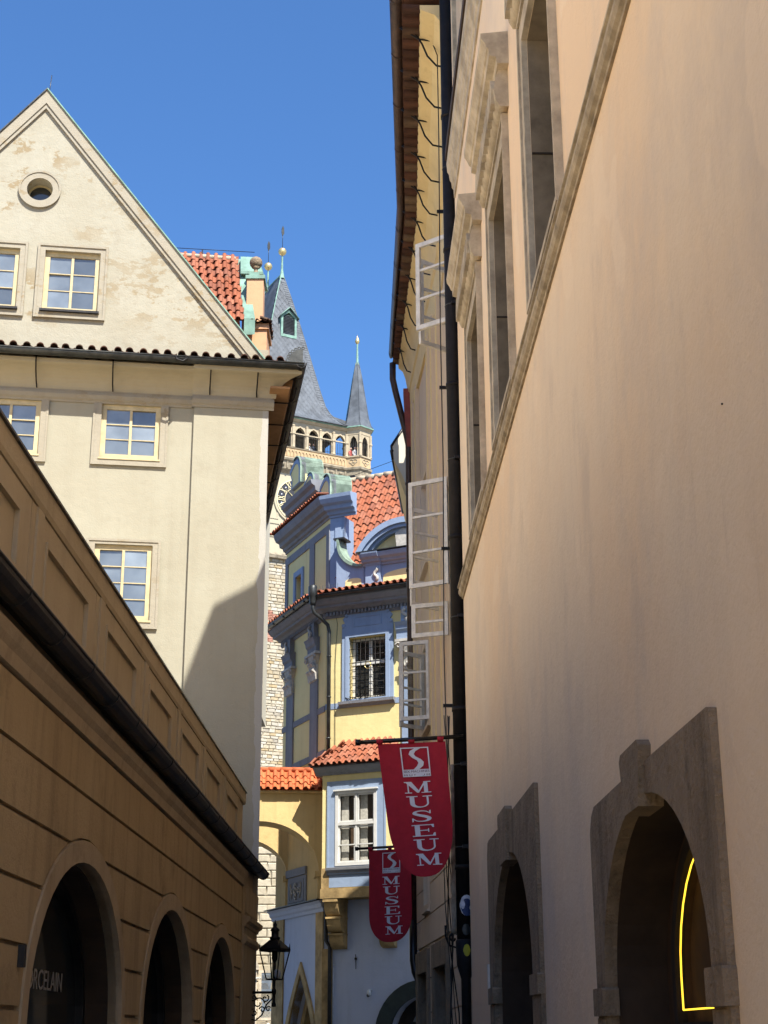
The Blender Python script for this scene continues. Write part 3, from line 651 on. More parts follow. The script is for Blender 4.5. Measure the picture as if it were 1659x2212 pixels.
for x in (-5.2, -4.5, -2.2, -1.5, -.6):          # lesene strips and pilaster mouldings on the upper floors
    MB().box(x, x + .22, -.04, .03, 4.6, 13.6).build('lesene', 'beige', beige)
    MB().box(x + .05, x + .17, -.055, -.03, 4.7, 13.5).build('lesene_panel', 'coveyel', beige)
MB().sweep([(.03, 4.52), (-.06, 4.52), (-.08, 4.6), (.03, 4.64)], XE, 0).build('string_course', 'beige', beige)
# eave: cove, tile undersides, gutter (three stations because the front is bent)
ST = [((1.02, 17.66), .10, .60), ((.97, 23.0), .24, .30), ((.53, 28.6), .11, .15)]
def st(f, z, k): (wx, wy), gx_, dz_ = ST[k]; return Vector((wx + (gx_ - wx) * f, wy, z + (dz_ if z > 13.55 else 0)))
def run(mb, prof, smooth=False):
    mb.M = BI
    return mb.loft([[st(f, z, k) for f, z in prof] for k in range(3)], True, True, smooth)
run(MB(), [(-.3, 13.5), (0, 13.5), (.03, 13.62), (.035, 13.75), (.10, 13.78), (.12, 13.95), (.2, 14.15), (.32, 14.3), (.52, 14.38), (.54, 14.46), (-.3, 14.46)]).build('eave_cove', 'coveyel', beige)
run(MB(), [(-.3, 14.50), (.78, 14.60), (.78, 14.63), (-.3, 14.53)]).build('eave_boards', 'darktile', beige)
gp = [(.885 + .115 * math.cos(math.pi * i / 8), 14.72 - .12 * math.sin(math.pi * i / 8)) for i in range(9)]
gt = run(MB(), gp + [(.885 + .10 * math.cos(math.pi * i / 8), 14.725 - .105 * math.sin(math.pi * i / 8)) for i in range(8, -1, -1)], True).build('gutter', 'rustbrown', beige)
run(MB(), [(.80, 14.60), (.83, 14.66), (.60, 14.9), (-2, 18.0), (-2, 17.9), (.5, 14.7)]).build('roof', 'darktile', beige)
def lerp(f, z, t):
    k = 0 if t < .5 else 1; u = (t - .5 * k) * 2
    return st(f, z, k).lerp(st(f, z, k + 1), u)
n = 46
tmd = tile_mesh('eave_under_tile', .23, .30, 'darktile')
for i in range(n):                               # tile ends seen from below along the whole eave
    t = (i + .5) / n
    a = BI @ lerp(.56, 14.50, t); b = BI @ lerp(.80, 14.52, t); c = BI @ lerp(.56, 14.50, min(1, t + .01))
    ey = (a - b).normalized(); ex = (c - a).normalized(); ez = ex.cross(ey).normalized()
    put('tile', tmd, gt, basis(b, ex, ey, ez))
    if i % 4 == 2:
        p = [BI @ lerp(.80, 14.60, t), BI @ lerp(.55, 14.42, t), BI @ lerp(.05, 14.44 - .02, t)]
        q = [BI @ lerp(.82, 14.58, t), BI @ lerp(.72, 14.50, t), BI @ lerp(.60, 14.44, t), BI @ lerp(.5, 14.28, t), BI @ lerp(.42, 14.08, t), BI @ lerp(.28, 13.92, t), BI @ lerp(.06, 13.88, t)]
        MB().tube([BI @ lerp(.85, 14.56, t), BI @ lerp(.55, 14.36, t), BI @ lerp(.12, 14.30, t)], .013, 6).tube(q, .014, 6).build('gutter_bracket', 'iron', gt)
        sp = [BI @ lerp(.72 + .05 * math.cos(k * .8) * (1 - k / 12), 14.50 + .05 * math.sin(k * .8) * (1 - k / 12), t) for k in range(9)]
        MB().tube(sp, .009, 5).build('bracket_scroll', 'iron', gt)
    if i % 5 == 0:
        run_ = [[BI @ lerp(f, z - .006, tt) for f, z in [(.885 + .125 * math.cos(math.pi * j / 8), 14.72 - .13 * math.sin(math.pi * j / 8)) for j in range(9)]] for tt in (t, min(1, t + .004))]
        MB().loft(run_, False, False).build('gutter_joint', 'rustbrown', gt)
# outlet, hopper and brown downpipe at the far corner
ep = [Vector((.19, 28.5, 14.60)), Vector((.19, 28.5, 14.25)), Vector((.24, 28.52, 14.0)), Vector((.46, 28.58, 13.05)), Vector((.50, 28.62, 12.85)), Vector((.50, 28.62, 6.0)), Vector((.50, 28.62, 3.6))]
pb = MB(BI).tube(ep, .065, 12).build('downpipe', 'rustbrown', beige)
MB(BI).tube([Vector((.50, 28.62, 3.6)), Vector((.50, 28.62, 2.9)), Vector((.53, 28.6, 2.7)), Vector((.62, 28.5, 2.5))], .075, 12).build('pipe_foot', 'black', pb)
for z in (12.0, 10.2, 8.3, 6.3): MB(BI).tube([Vector((.50, 28.62, z)), Vector((.50, 28.62, z + .05))], .075, 12).build('collar', 'rustbrown', pb)
MB(BI).loft([[Vector((.40, 28.4, 14.0)), Vector((.62, 28.4, 14.0)), Vector((.62, 28.7, 14.0)), Vector((.40, 28.7, 14.0))], [Vector((.43, 28.45, 13.3)), Vector((.62, 28.45, 13.3)), Vector((.62, 28.7, 13.3)), Vector((.43, 28.7, 13.3))], [Vector((.47, 28.55, 12.8)), Vector((.57, 28.55, 12.8)), Vector((.57, 28.68, 12.8)), Vector((.47, 28.68, 12.8))]]).build('rain_hopper', 'redlead', pb)
def leaf(tip, hinge, z0, z1, bars, fw=.066, dpt=.045):
    """an opened casement leaf standing out from the wall, between hinge and tip"""
    a = Vector((tip[0], tip[1], 0)); b = Vector((hinge[0], hinge[1], 0)); L = (b - a).length; ex = (b - a) / L; ey = Vector((-ex.y, ex.x, 0))
    Mx = BI @ Matrix(((ex.x, ey.x, 0, a.x), (ex.y, ey.y, 0, a.y), (0, 0, 1, 0), (0, 0, 0, 1)))
    f = MB(Mx).prism(rect(0, L, z0, z1), 0, dpt, [rect(fw, L - fw, z0 + fw, z1 - fw)]).build('casement', 'oldwhite', beige)
    for t in bars:
        z = z0 + (z1 - z0) * t
        MB(Mx).box(fw, L - fw, .006, dpt - .006, z - .017, z + .017).build('glazing_bar', 'oldwhite', f)
    MB(Mx).add([(fw, dpt / 2, z0 + fw), (L - fw, dpt / 2, z0 + fw), (L - fw, dpt / 2, z1 - fw), (fw, dpt / 2, z1 - fw)], [(0, 1, 2, 3)]).build('pane', 'clear', f)
leaf((.38, 22.5), (.97, 22.2), 8.09, 9.81, (.33, .66))
leaf((.43, 23.25), (.97, 23.6), 8.03, 9.67, (.25, .5, .75))
leaf((.415, 22.8), (.97, 22.6), 7.39, 7.92, (.45,))
leaf((.255, 25.9), (.77, 25.72), 6.72, 8.10, (.25, .6))
leaf((.275, 26.2), (.70, 26.55), 6.68, 8.03, (.3, .52, .76))
leaf((.45, 18.9), (1.0, 18.5), 10.71, 12.03, (.35, .68))
leaf((.53, 19.6), (1.0, 19.95), 10.85, 12.19, (.33, .66))
# cables and the clutter beside the pipe
cab = [(.49, 15.64), (.62, 15.2), (.78, 14.7), (.78, 13.34), (.755, 10.51), (.76, 8.55), (.73, 6.12), (.74, 4.97), (.76, 4.14), (.72, 2.87), (.75, 2.5), (.83, 1.85), (.86, .1)]
cb = thing('black_cable', 'thin black cable hanging beside the drainpipe on the beige house', 'cable', .86, 18.3, 180)
CBI = inv(.86, 18.3, 180)
MB(CBI).tube([Vector((x, 18.3, z)) for x, z in cab], .0085, 6).build('wire', 'black', cb)
for z, x in ((12.2, .765), (9.6, .758), (7.4, .748), (5.4, .738)):
    MB(CBI).box(x - .03, x + .16, 18.28, 18.32, z - .018, z + .018).build('cable_clip', 'iron', cb)
cb2 = thing('loose_wires', 'bundle of loose thin wires sagging between pipe and museum banner', 'cable', .88, 17.9, 180)
CBI2 = inv(.88, 17.9, 180)
for i in range(5):
    MB(CBI2).tube([Vector((.70 + .02 * i + .03 * math.sin(k * .9 + i), 17.9 + .02 * i, 5.2 - k * .36)) for k in range(15)], .006, 5).build('wire', 'iron' if i % 2 else 'zinc', cb2)
net = thing('dead_climber', 'dried grey creeper stem clinging beside the black drainpipe', 'plant', .82, 17.8, 180)
NI = inv(.82, 17.8, 180)
for k in range(3):
    pts = [Vector((.775 + .02 * math.sin(j * 1.3 + k * 2) + .0012 * j, 17.8 + .02 * math.cos(j * 1.7 + k), 2.7 + j * .09)) for j in range(22)]
    MB(NI).tube(pts, [.028 + .012 * math.sin(j * 2.1 + k) for j in range(22)], 6).build('stem', 'sand', net)
ib = thing('iron_sign_bracket', 'small scrolled black iron bracket fixed next to the black drainpipe', 'bracket', .90, 18.0, 180)
II = inv(.90, 18.0, 180)
spir = [Vector((.77 + (.07 - .006 * k) * math.cos(k * .7), 18.0, 2.66 + (.07 - .006 * k) * math.sin(k * .7))) for k in range(10)]
MB(II).tube(spir, .013, 6).tube([Vector((.84, 18, 2.66)), Vector((.82, 18, 2.55)), Vector((.72, 18, 2.58)), Vector((.68, 18, 2.68)), Vector((.68, 18, 2.8))], .014, 6).tube([Vector((.90, 18, 2.35)), Vector((.84, 18, 2.45)), Vector((.82, 18, 2.55))], .02, 6).build('scroll', 'iron', ib)

# ================================================================== pale gabled house behind the beige one
ph = thing('pale_house', 'pale house end with black edged eave peeking past the brown downpipe', 'house', .62, 29.3, 175)
PI = inv(.62, 29.3, 175)
prf = [(.95, 14.25), (.66, 13.93), (.17, 13.10), (.20, 12.80), (.33, 12.35), (.46, 11.95), (.60, 11.6), (.64, 11.0), (.95, 11.0)]
def pst(dx, y): return [Vector((x + dx, y, z)) for x, z in prf]
MB(PI).loft([pst(0, 29.32), pst(.28, 33.2)]).build('eave_cove', 'coveyel', ph)
MB(PI).add([Vector((x, 29.305, z)) for x, z in [(.95, 14.25), (.66, 13.93), (.17, 13.10), (.20, 12.80), (.36, 12.5), (.52, 12.1), (.95, 12.0)]], [tuple(range(7))]).build('gable_end', 'pale', ph)
MB(PI).tube([Vector((.70, 29.3, 13.98)), Vector((.155, 29.3, 13.10)), Vector((.18, 29.3, 12.80))], .028, 6).tube([Vector((.165, 29.3, 13.0)), Vector((.44, 33.2, 13.0))], .04, 6).build('eave_edge', 'black', ph)
MB(PI).box(.70, 7, 29.31, 33.1, 0, 13.15).build('wall', 'pale', ph)  # unseen bulk, its height set to shade the corner house's ground floor
MB(PI).add([Vector((.17, 29.31, 13.10)), Vector((.45, 33.2, 13.10)), Vector((7, 33.2, 13.9)), Vector((7, 29.31, 13.9))], [(0, 1, 2, 3)]).build('roof', 'darktile', ph)

# ================================================================== museum banners
def ell(pts, w):    # variable-width stroke outline
    L = []; Rr = []
    for i, p in enumerate(pts):
        a = Vector(pts[max(i - 1, 0)]); b = Vector(pts[min(i + 1, len(pts) - 1)]); d = (b - a).normalized(); nn = Vector((-d.y, d.x))
        L.append((p[0] + nn.x * w[i] / 2, p[1] + nn.y * w[i] / 2)); Rr.append((p[0] - nn.x * w[i] / 2, p[1] - nn.y * w[i] / 2))
    return L + Rr[::-1]
def smooth_pts(pts, w, k=4):
    P = []; Wd = []
    for i in range(len(pts) - 1):
        p0 = Vector(pts[max(i - 1, 0)]); p1 = Vector(pts[i]); p2 = Vector(pts[i + 1]); p3 = Vector(pts[min(i + 2, len(pts) - 1)])
        for j in range(k):
            t = j / k
            q = .5 * ((2 * p1) + (p2 - p0) * t + (2 * p0 - 5 * p1 + 4 * p2 - p3) * t * t + (3 * p1 - p0 - 3 * p2 + p3) * t ** 3)
            P.append((q.x, q.y)); Wd.append(w[i] + (w[i + 1] - w[i]) * t)
    P.append(pts[-1]); Wd.append(w[-1]); return P, Wd
def glyph(ch):
    if ch == 'M': return [rect(0, .27, 0, .075), rect(.115, .165, 0, 1), [(.03, 1), (.28, 1), (.545, .20), (.47, .03)], [(.475, .05), (.53, .02), (.83, .98), (.76, .98)], rect(.735, .885, 0, 1), rect(.63, 1.0, 0, .075), rect(0, .25, .925, 1), rect(.76, 1.0, .925, 1)]
    if ch == 'E': return [rect(.13, .33, 0, 1), rect(.02, .88, .925, 1), rect(.02, .92, 0, .075), rect(.3, .68, .47, .545), [(.82, .74), (.88, .74), (.88, 1), (.76, 1)], [(.86, .28), (.92, .28), (.92, 0), (.78, 0)], [(.64, .35), (.68, .35), (.68, .66), (.64, .66)]]
    if ch == 'U':
        bo = [(.12, .45)] + [(.48 - .36 * math.cos(math.pi * i / 14), .36 - .38 * math.sin(math.pi * i / 14)) for i in range(15)] + [(.84, .45), (.77, .45)] + [(.535 + .235 * math.cos(math.pi * i / 14), .36 - .28 * math.sin(math.pi * i / 14)) for i in range(15)] + [(.30, .45)]
        return [rect(.12, .30, .44, 1), rect(.77, .84, .44, 1), rect(0, .43, .925, 1), rect(.62, .98, .925, 1), bo]
    if ch == 'S':
        P, Wd = smooth_pts([(.80, .74), (.66, .90), (.46, .95), (.26, .88), (.22, .72), (.38, .59), (.60, .47), (.76, .31), (.70, .12), (.48, .05), (.28, .10), (.14, .28)], [.05, .06, .08, .12, .17, .19, .19, .18, .13, .08, .06, .05])
        return [ell(P, Wd), [(.78, .70), (.84, .70), (.84, 1.0), (.79, .96)], [(.10, 0), (.15, .04), (.16, .33), (.10, .33)]]
def banner(label, poleA, poleB, TL, TR, ML, MR, zb, name='museum_banner'):
    """cloth shield on a black pole; TL..MR are (x, z) corners of its straight part, zb the tip"""
    Y = poleA[1]
    t = thing(name, label, 'banner', poleB[0], Y, 90, group=None)
    T = inv(poleB[0], Y, 90)
    MB(T).tube([Vector(poleA), Vector(poleB)], .024, 10).tube([Vector(poleA) - Vector((.04, 0, 0)), Vector(poleA) + Vector((.02, 0, 0))], .036, 10).build('pole', 'black', t)
    H = TL[1] - zb; hm = (TL[1] - ML[1]) / H
    def mp(a, b, dy=0):          # a across 0..1, b down 0..1
        xl = TL[0] + (ML[0] - TL[0]) * min(b / hm, 1.6); xr = TR[0] + (MR[0] - TR[0]) * min(b / hm, 1.6)
        yy = .02 * math.sin(a * 3.3 + b * 2.0) + .03 * b + .007 * math.sin(a * 11 + b * 5) * (.4 + b)
        return Vector((xl + (xr - xl) * a, Y + yy + dy, TL[1] + (TR[1] - TL[1]) * a - H * b))
    ring = []
    for b in [i / 14 * hm for i in range(15)]: ring.append((0.0, 1.0, b))
    for i in range(1, 13):
        ph_ = R_(90) * i / 12.001
        ring.append((.5 - .5 * math.cos(ph_) ** .85, .5 + .5 * math.cos(ph_) ** .85, hm + (1 - hm) * math.sin(ph_)))
    def sheet(dy): return [[mp(a0 + (a1 - a0) * k / 12, b, dy) for k in range(13)] for a0, a1, b in ring]
    MB(T).loft(sheet(0), False, False, True).loft(sheet(.006), False, False, True).build('cloth', 'red', t)
    asp = (TR[0] - TL[0]) / H
    def pr(mb, poly, d):        # polygon in (a,b) space laid on the cloth
        tri = tessellate_polygon([[Vector((p[0], p[1], 0)) for p in poly]])
        mb.add([mp(p[0], p[1], -d) for p in poly], [tuple(x) for x in tri])
    b0 = .295; st_ = .108
    for i, ch in enumerate('MUSEUM'):
        mb = MB(T); hh = .086; ww = .40; cxs = .52 + .012 * i
        for k, poly in enumerate(glyph(ch)):
            pr(mb, [(cxs - ww / 2 + p[0] * ww, b0 + hh - p[1] * hh) for p in poly], .008 + .0006 * k)
        mb.build('letter', 'letter', t); b0 += st_ * (1 - .004 * i)
    em = MB(T); ea, eb, e0, e1 = .32, .74, .035, .258
    for poly in (rect(ea, eb, e0, e0 + .008), rect(ea, ea + .018, e0 + .008, e1), rect(eb - .018, eb, e0 + .008, e1), rect(ea + .018, eb - .018, e1 - .055, e1)): pr(em, poly, .009)
    sS = [(.50, .0), (.32, .12), (.26, .28), (.38, .44), (.56, .57), (.61, .70), (.54, .85), (.40, 1), (.62, 1), (.79, .84), (.83, .67), (.72, .52), (.53, .39), (.46, .27), (.54, .13), (.74, .0)]
    pr(em, [(ea + .02 + p[0] * (eb - ea - .04), e0 + .008 + p[1] * (e1 - e0 - .064)) for p in sS], .0098)
    eo = em.build('emblem', 'letter', t)
    for s_, bb, hh in (('SEX MACHINES', .226, .0235), ('M U S E U M', .252, .019)):
        w_ = (eb - ea - .03)
        cu = bpy.data.curves.new('t', 'FONT'); cu.body = s_; cu.size = 1; o = bpy.data.objects.new('t', cu); COL.objects.link(o)
        me = bpy.data.meshes.new_from_object(o.evaluated_get(bpy.context.evaluated_depsgraph_get())); bpy.data.objects.remove(o); bpy.data.curves.remove(cu)
        mxx = max(v.co.x for v in me.vertices); mb = MB(T)
        mb.add([mp(ea + .015 + v.co.x / mxx * w_, bb - v.co.y * hh, -.016) for v in me.vertices], [tuple(p.vertices) for p in me.polygons])
        mb.build('lettering', 'greyprint', eo); bpy.data.meshes.remove(me)
    for a in (.03, .5, .93):
        c_ = mp(a, -.004)
        MB(T).tube([c_ + Vector((-.035, 0, .02)), c_ + Vector((.035, 0, .02))], .032, 8).build('banner_loop', 'red', t)
    return t
banner('large red museum banner hanging beside the black drainpipe, white letters', (-.30, 17.40, 4.79), (.90, 17.42, 4.86), (-.085, 4.77), (.69, 4.80), (.03, 3.86), (.755, 3.88), 3.27)
banner('red museum banner further along the beige house, partly covered by the larger one', (-.51, 28.28, 4.84), (.60, 28.30, 4.90), (-.30, 4.81), (.46, 4.85), (-.30, 3.66), (.47, 3.66), 3.18)

# ================================================================== street lamp on the arcade corner
LX, LY = -1.67, 23.85
lamp = thing('street_lamp', 'black wrought iron gas style lantern on scrolled wall bracket', 'street lamp', -2.02, LY, 90)
T = inv(-2.02, LY, 90)
V3 = lambda x, z, y=LY: Vector((x, y, z))
MB(T).tube([V3(-2.06, 2.235), V3(LX + .03, 2.235)], .018, 8).tube([V3(-2.05, 2.26), V3(-2.05, 1.78)], .035, 8).tube([V3(-2.04, 1.86), V3(-1.93, 1.84), V3(-1.84, 1.92), V3(-1.78, 2.06), V3(-1.68, 2.16)], .012, 6).build('bracket_arm', 'iron', lamp)
for (cx, cz, r0, tw, ph_) in ((-1.90, 2.08, .095, 1, 0), (-1.80, 2.15, .06, -1, 1), (-1.96, 1.95, .06, 1, 2), (-1.84, 1.99, .05, -1, 3), (-1.97, 2.16, .05, 1, 4), (-1.75, 2.0, .04, 1, .5)):
    MB(T).tube([V3(cx + r0 * (1 - k / 14) * math.cos(tw * k * .62 + ph_), cz + r0 * (1 - k / 14) * math.sin(tw * k * .62 + ph_)) for k in range(12)], .0105, 5).build('scroll', 'iron', lamp)
lx, ly, lz = (T @ V3(LX, 0)).x, (T @ V3(LX, 0)).y, 0
lq = lambda prof, n=14: MB().lathe(prof, lx, ly, n)
MB().lathe([(.03, 2.03), (.035, 2.06), (.022, 2.1), (.022, 2.2), (.034, 2.22), (.034, 2.27), (.02, 2.29), (.02, 2.40), (.05, 2.42)], lx, ly, 12).build('post', 'iron', lamp)
def sq(r, z, a0=R_(22)): return [(lx + r * math.cos(a0 + R_(90) * k), ly + r * math.sin(a0 + R_(90) * k), z) for k in range(4)]
b0, t0 = sq(.125, 2.42), sq(.235, 2.83)
cage = MB()
for k in range(4):
    cage.tube([b0[k], t0[k]], .011, 6); cage.tube([b0[k], b0[(k + 1) % 4]], .012, 6); cage.tube([t0[k], t0[(k + 1) % 4]], .014, 6)
    cage.tube([t0[k], Vector(t0[k]) + Vector((0, 0, .11))], [.016, .004], 6)
cage.build('lantern_cage', 'iron', lamp)
for k in range(4):
    MB().add([b0[k], b0[(k + 1) % 4], t0[(k + 1) % 4], t0[k]], [(0, 1, 2, 3)]).build('pane', 'clear', lamp)
MB().lathe([(.245, 2.83), (.25, 2.86), (.20, 2.90), (.09, 2.985), (.07, 3.0)], lx, ly, 4, R_(22)).build('hood', 'iron', lamp)
MB().lathe([(.07, 2.99), (.085, 3.02), (.055, 3.04), (.055, 3.11), (.075, 3.13), (.05, 3.16), (.022, 3.18), (.03, 3.215), (.012, 3.24), (.004, 3.28)], lx, ly, 12).build('chimney_cap', 'iron', lamp)
MB().tube([(lx, ly, 2.42), (lx, ly, 2.72)], .022, 8).lathe([(.03, 2.68), (.045, 2.72), (.045, 2.80), (.03, 2.83)], lx, ly, 10).build('burner', 'iron', lamp)
MB().lathe([(.03, 2.43), (.05, 2.47), (.05, 2.54), (.035, 2.56)], lx + .045, ly, 10).build('lamp_glass', 'stickerw', lamp)
# ================================================================== blue and yellow corner house
KX, KY, KH = -1.578, 40.0, 115
house = thing('corner_house', 'yellow corner house with blue trim, oriel window and red tiled roof', 'house', KX, KY, KH)
ML = Matrix.Rotation(R_(-42), 4, 'Z')            # the shaded facade round the corner; its x runs from the far end to the corner
MI = .384
# --- walls
wo = rect(.72, 1.80, 10.0, 11.68)
ga = [(1.86, -.05)] + [(2.76 - .90 * math.cos(math.pi * i / 20), 1.62 + .92 * math.sin(math.pi * i / 20)) for i in range(21)] + [(3.66, -.05)]
MB().prism([(0, 4.9), (5, 4.9), (5, 12.4), (0, 12.4)], 0, .35, [wo]).build('wall', 'yellow', house)
MB().prism([(0, -.1), (5, -.1), (5, 4.9), (0, 4.9)], .01, .45, [ga]).build('ground_floor_wall', 'greyblue', house)
og = [(2.9, 2.36), (2.88, -.1)]
def gothic(c, hw, zb, zs, zp, n=10):
    r = []; l = []
    for i in range(n + 1):
        t = i / n; w = hw * (1 - t ** 1.35); r.append((c + w, zs + (zp - zs) * t)); l.append((c - w, zs + (zp - zs) * t))
    return [(c - hw, zb), (c + hw, zb)] + r[1:] + l[::-1][1:-1]
GI = gothic(-1.60, 1.02, -.05, 1.5, 3.16)
MB(ML).prism([(-3.38, 8.55), (0, 8.55), (0, 12.4), (-3.38, 12.4)], 0, .3).build('wall', 'yellow', house)
MB(ML).prism([(-3.80, 4.9), (0, 4.9), (0, 8.56), (-3.80, 8.56)], .01, .3).build('wall', 'ochre', house)
MB(ML).prism([(-3.87, -.1), (0, -.1), (0, 4.9), (-3.87, 4.9)], .01, .5, [GI]).build('ground_floor_wall', 'greyblue', house)
far = ML @ Vector((-3.38, .0, 0)); fi = ML @ Vector((-3.3, .35, 0))
MB().vprism([(.2, .45), (4.95, .45), (4.95, 7.5), (fi.x + 3, 7.5), (fi.x, fi.y + .3)], 0, 12.5).build('core', 'dark', house)
MB(ML).box(-3.2, -.1, .9, 1.0, 0, 4.6).build('passage', 'brownroom', house)
MB().box(1.2, 4.6, .44, .452, 0, 3.2).build('passage', 'dark', house)
# --- front: blue window surround with eared top
sur = MB().prism([(.51, 9.95), (2.01, 9.95), (2.01, 11.98), (1.93, 12.10), (1.99, 12.2), (1.86, 12.34), (.66, 12.34), (.53, 12.2), (.59, 12.10), (.51, 11.98)], -.05, 0, [rect(.72, 1.80, 10.0, 11.68)]).build('window_surround', 'blue', house)
MB().prism(rect(.62, 1.90, 9.97, 11.78), -.075, -.05, [rect(.72, 1.80, 10.0, 11.68)]).build('inner_moulding', 'blue', sur)
MB().prism(rect(.85, 1.67, 11.96, 12.24), -.065, -.05, [rect(.88, 1.64, 11.99, 12.21)]).build('panel_moulding', 'blue', sur)
for x in (.56, 1.96):
    MB().prism(circle(x, 12.02, .05, 12), -.08, -.05).prism(circle(x + (.09 if x < 1 else -.09), 12.29, .04, 12), -.08, -.05).build('volute', 'blue', sur)
w0 = window(house, .73, 1.79, 10.02, 11.66, .16, 'white', 'panedark', 2, 1, .07, .09)
MB().box(.73, 1.79, .14, .2, 10.95, 11.05).build('transom', 'white', w0)
MB().box(.80, 1.20, .27, .29, 10.05, 11.6).box(1.32, 1.72, .27, .29, 10.05, 11.6).build('curtain', 'curtain', w0)
gr = MB()
for i in range(8): gr.tube([(.76 + i * .143, -.02, 9.97), (.76 + i * .143, -.02, 11.62)], .009, 5)
for i in range(9): gr.tube([(.70, -.02, 10.06 + i * .185), (1.82, -.02, 10.06 + i * .185)], .0085, 5)
gr.build('window_grille', 'iron', w0)
MB().tube([(1.27 + .09 * math.cos(R_(30 * k)), -.04, 10.88 + .09 * math.sin(R_(30 * k))) for k in range(13)], .011, 5).build('gilt_ring', 'gold', w0)
pk = MB()
random.seed(4)
for i in range(26):
    a = Vector((random.uniform(.7, 1.82), random.uniform(-.1, .02), 9.98)); d = Vector((random.uniform(-.12, .12), random.uniform(-.05, .03), random.uniform(.04, .16)))
    pk.tube([a, a + d * .5 + Vector((0, 0, .02)), a + d], .008, 4)
pk.box(.74, 1.78, -.06, .02, 9.97, 10.01).build('pigeon_spikes', 'iron', w0)
MB().sweep([(0, 9.80), (-.05, 9.80), (-.08, 9.86), (-.14, 9.88), (-.15, 9.95), (0, 9.97)], .44, 2.05).build('sill', 'corn_shade_blue', house)
MB().box(0, .50, -.012, 0, 9.80, 9.95).build('band', 'blue', house)
MB().box(2.03, 2.24, -.012, 0, 9.80, 9.95).build('band', 'blue', house)
MB().box(.01, .26, -.012, 0, 8.58, 8.72).build('band', 'blue', house)
# --- pilaster strips and capitals
def capital(Mx, cx, w, z0, z1, parent, out=.06):
    n_ = MB(Mx); h = z1 - z0
    n_.loft([[(cx - w * .42, 0, z0), (cx + w * .42, 0, z0), (cx + w * .42, -out, z0), (cx - w * .42, -out, z0)], [(cx - w * .45, 0, z0 + h * .6), (cx + w * .45, 0, z0 + h * .6), (cx + w * .45, -out * 1.3, z0 + h * .6), (cx - w * .45, -out * 1.3, z0 + h * .6)], [(cx - w * .68, 0, z1 - .08), (cx + w * .68, 0, z1 - .08), (cx + w * .68, -out * 2.4, z1 - .08), (cx - w * .68, -out * 2.4, z1 - .08)]])
    n_.box(cx - w * .75, cx + w * .75, -out * 2.8, 0, z1 - .07, z1)
    c = n_.build('capital', 'stucco', parent)
    for r, (zz, k, hh) in enumerate(((z0 + .02, 3, h * .38), (z0 + h * .30, 2, h * .36))):
        for i in range(k):
            x = cx + w * .36 * ((i - (k - 1) / 2) / max(1, (k - 1) / 2)) if k > 1 else cx
            lw = w * .17
            MB(Mx).loft([[(x - lw, -out, zz), (x + lw, -out, zz), (x + lw, -out - .03, zz), (x - lw, -out - .03, zz)], [(x - lw * 1.2, -out - .02, zz + hh * .6), (x + lw * 1.2, -out - .02, zz + hh * .6), (x + lw, -out - .06, zz + hh * .6), (x - lw, -out - .06, zz + hh * .6)], [(x - lw * .7, -out - .10, zz + hh), (x + lw * .7, -out - .10, zz + hh), (x + lw * .5, -out - .13, zz + hh * .85), (x - lw * .5, -out - .13, zz + hh * .85)]]).build('acanthus_leaf', 'stucco', c)
    for s_ in (-1, 1):
        MB(Mx).tube([(cx + s_ * (w * .56 + .10 * (1 - k / 13) * math.cos(k * .6)), -out * 2.6, z1 - .18 + .10 * (1 - k / 13) * math.sin(k * .6)) for k in range(12)], .024, 6).build('volute', 'stucco', c)
    return c
for a, b in ((-3.02, -2.47), (-1.09, -.53)):
    MB(ML).box(a, b, -.045, 0, 8.4, 10.75).build('pilaster_strip', 'corn_shade_blue', house)
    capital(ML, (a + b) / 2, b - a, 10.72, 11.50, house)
    ib_ = MB(ML).sweep([(0, 11.5), (-.10, 11.5), (-.11, 11.66), (-.16, 11.72), (-.17, 11.80), (-.22, 11.9), (0, 11.92)], a - .06, b + .06).build('impost_block', 'corn_shade_blue', house)
    MB(ML).box(a + .05, b - .05, -.14, 0, 11.92, 12.32).build('bracket', 'corn_shade_blue', house)
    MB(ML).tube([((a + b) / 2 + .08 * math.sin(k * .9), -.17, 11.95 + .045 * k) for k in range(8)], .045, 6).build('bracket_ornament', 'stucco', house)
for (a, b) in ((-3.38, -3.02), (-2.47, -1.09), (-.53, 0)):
    MB(ML).box(a, b, -.03, 0, 9.76, 9.92).build('band', 'corn_shade_blue', house)
    MB(ML).box(a, b, -.03, 0, 8.58, 8.75).build('band', 'corn_shade_blue', house)
MB().box(2.25, 2.75, -.06, 0, 4.95, 10.45).build('pilaster_strip', 'blue', house)
capital(Matrix(), 2.5, .5, 10.45, 11.45, house, .07)
MB().sweep([(0, 11.45), (-.12, 11.45), (-.13, 11.66), (-.18, 11.72), (-.19, 11.80), (-.26, 11.9), (0, 11.92)], 2.14, 2.86).box(2.27, 2.73, -.12, 0, 11.92, 12.34).build('impost_block', 'blue', house)
MB().tube([(2.42 + .08 * math.sin(k * .9), -.17, 11.95 + .045 * k) for k in range(8)], .05, 6).build('bracket_ornament', 'stucco', house)
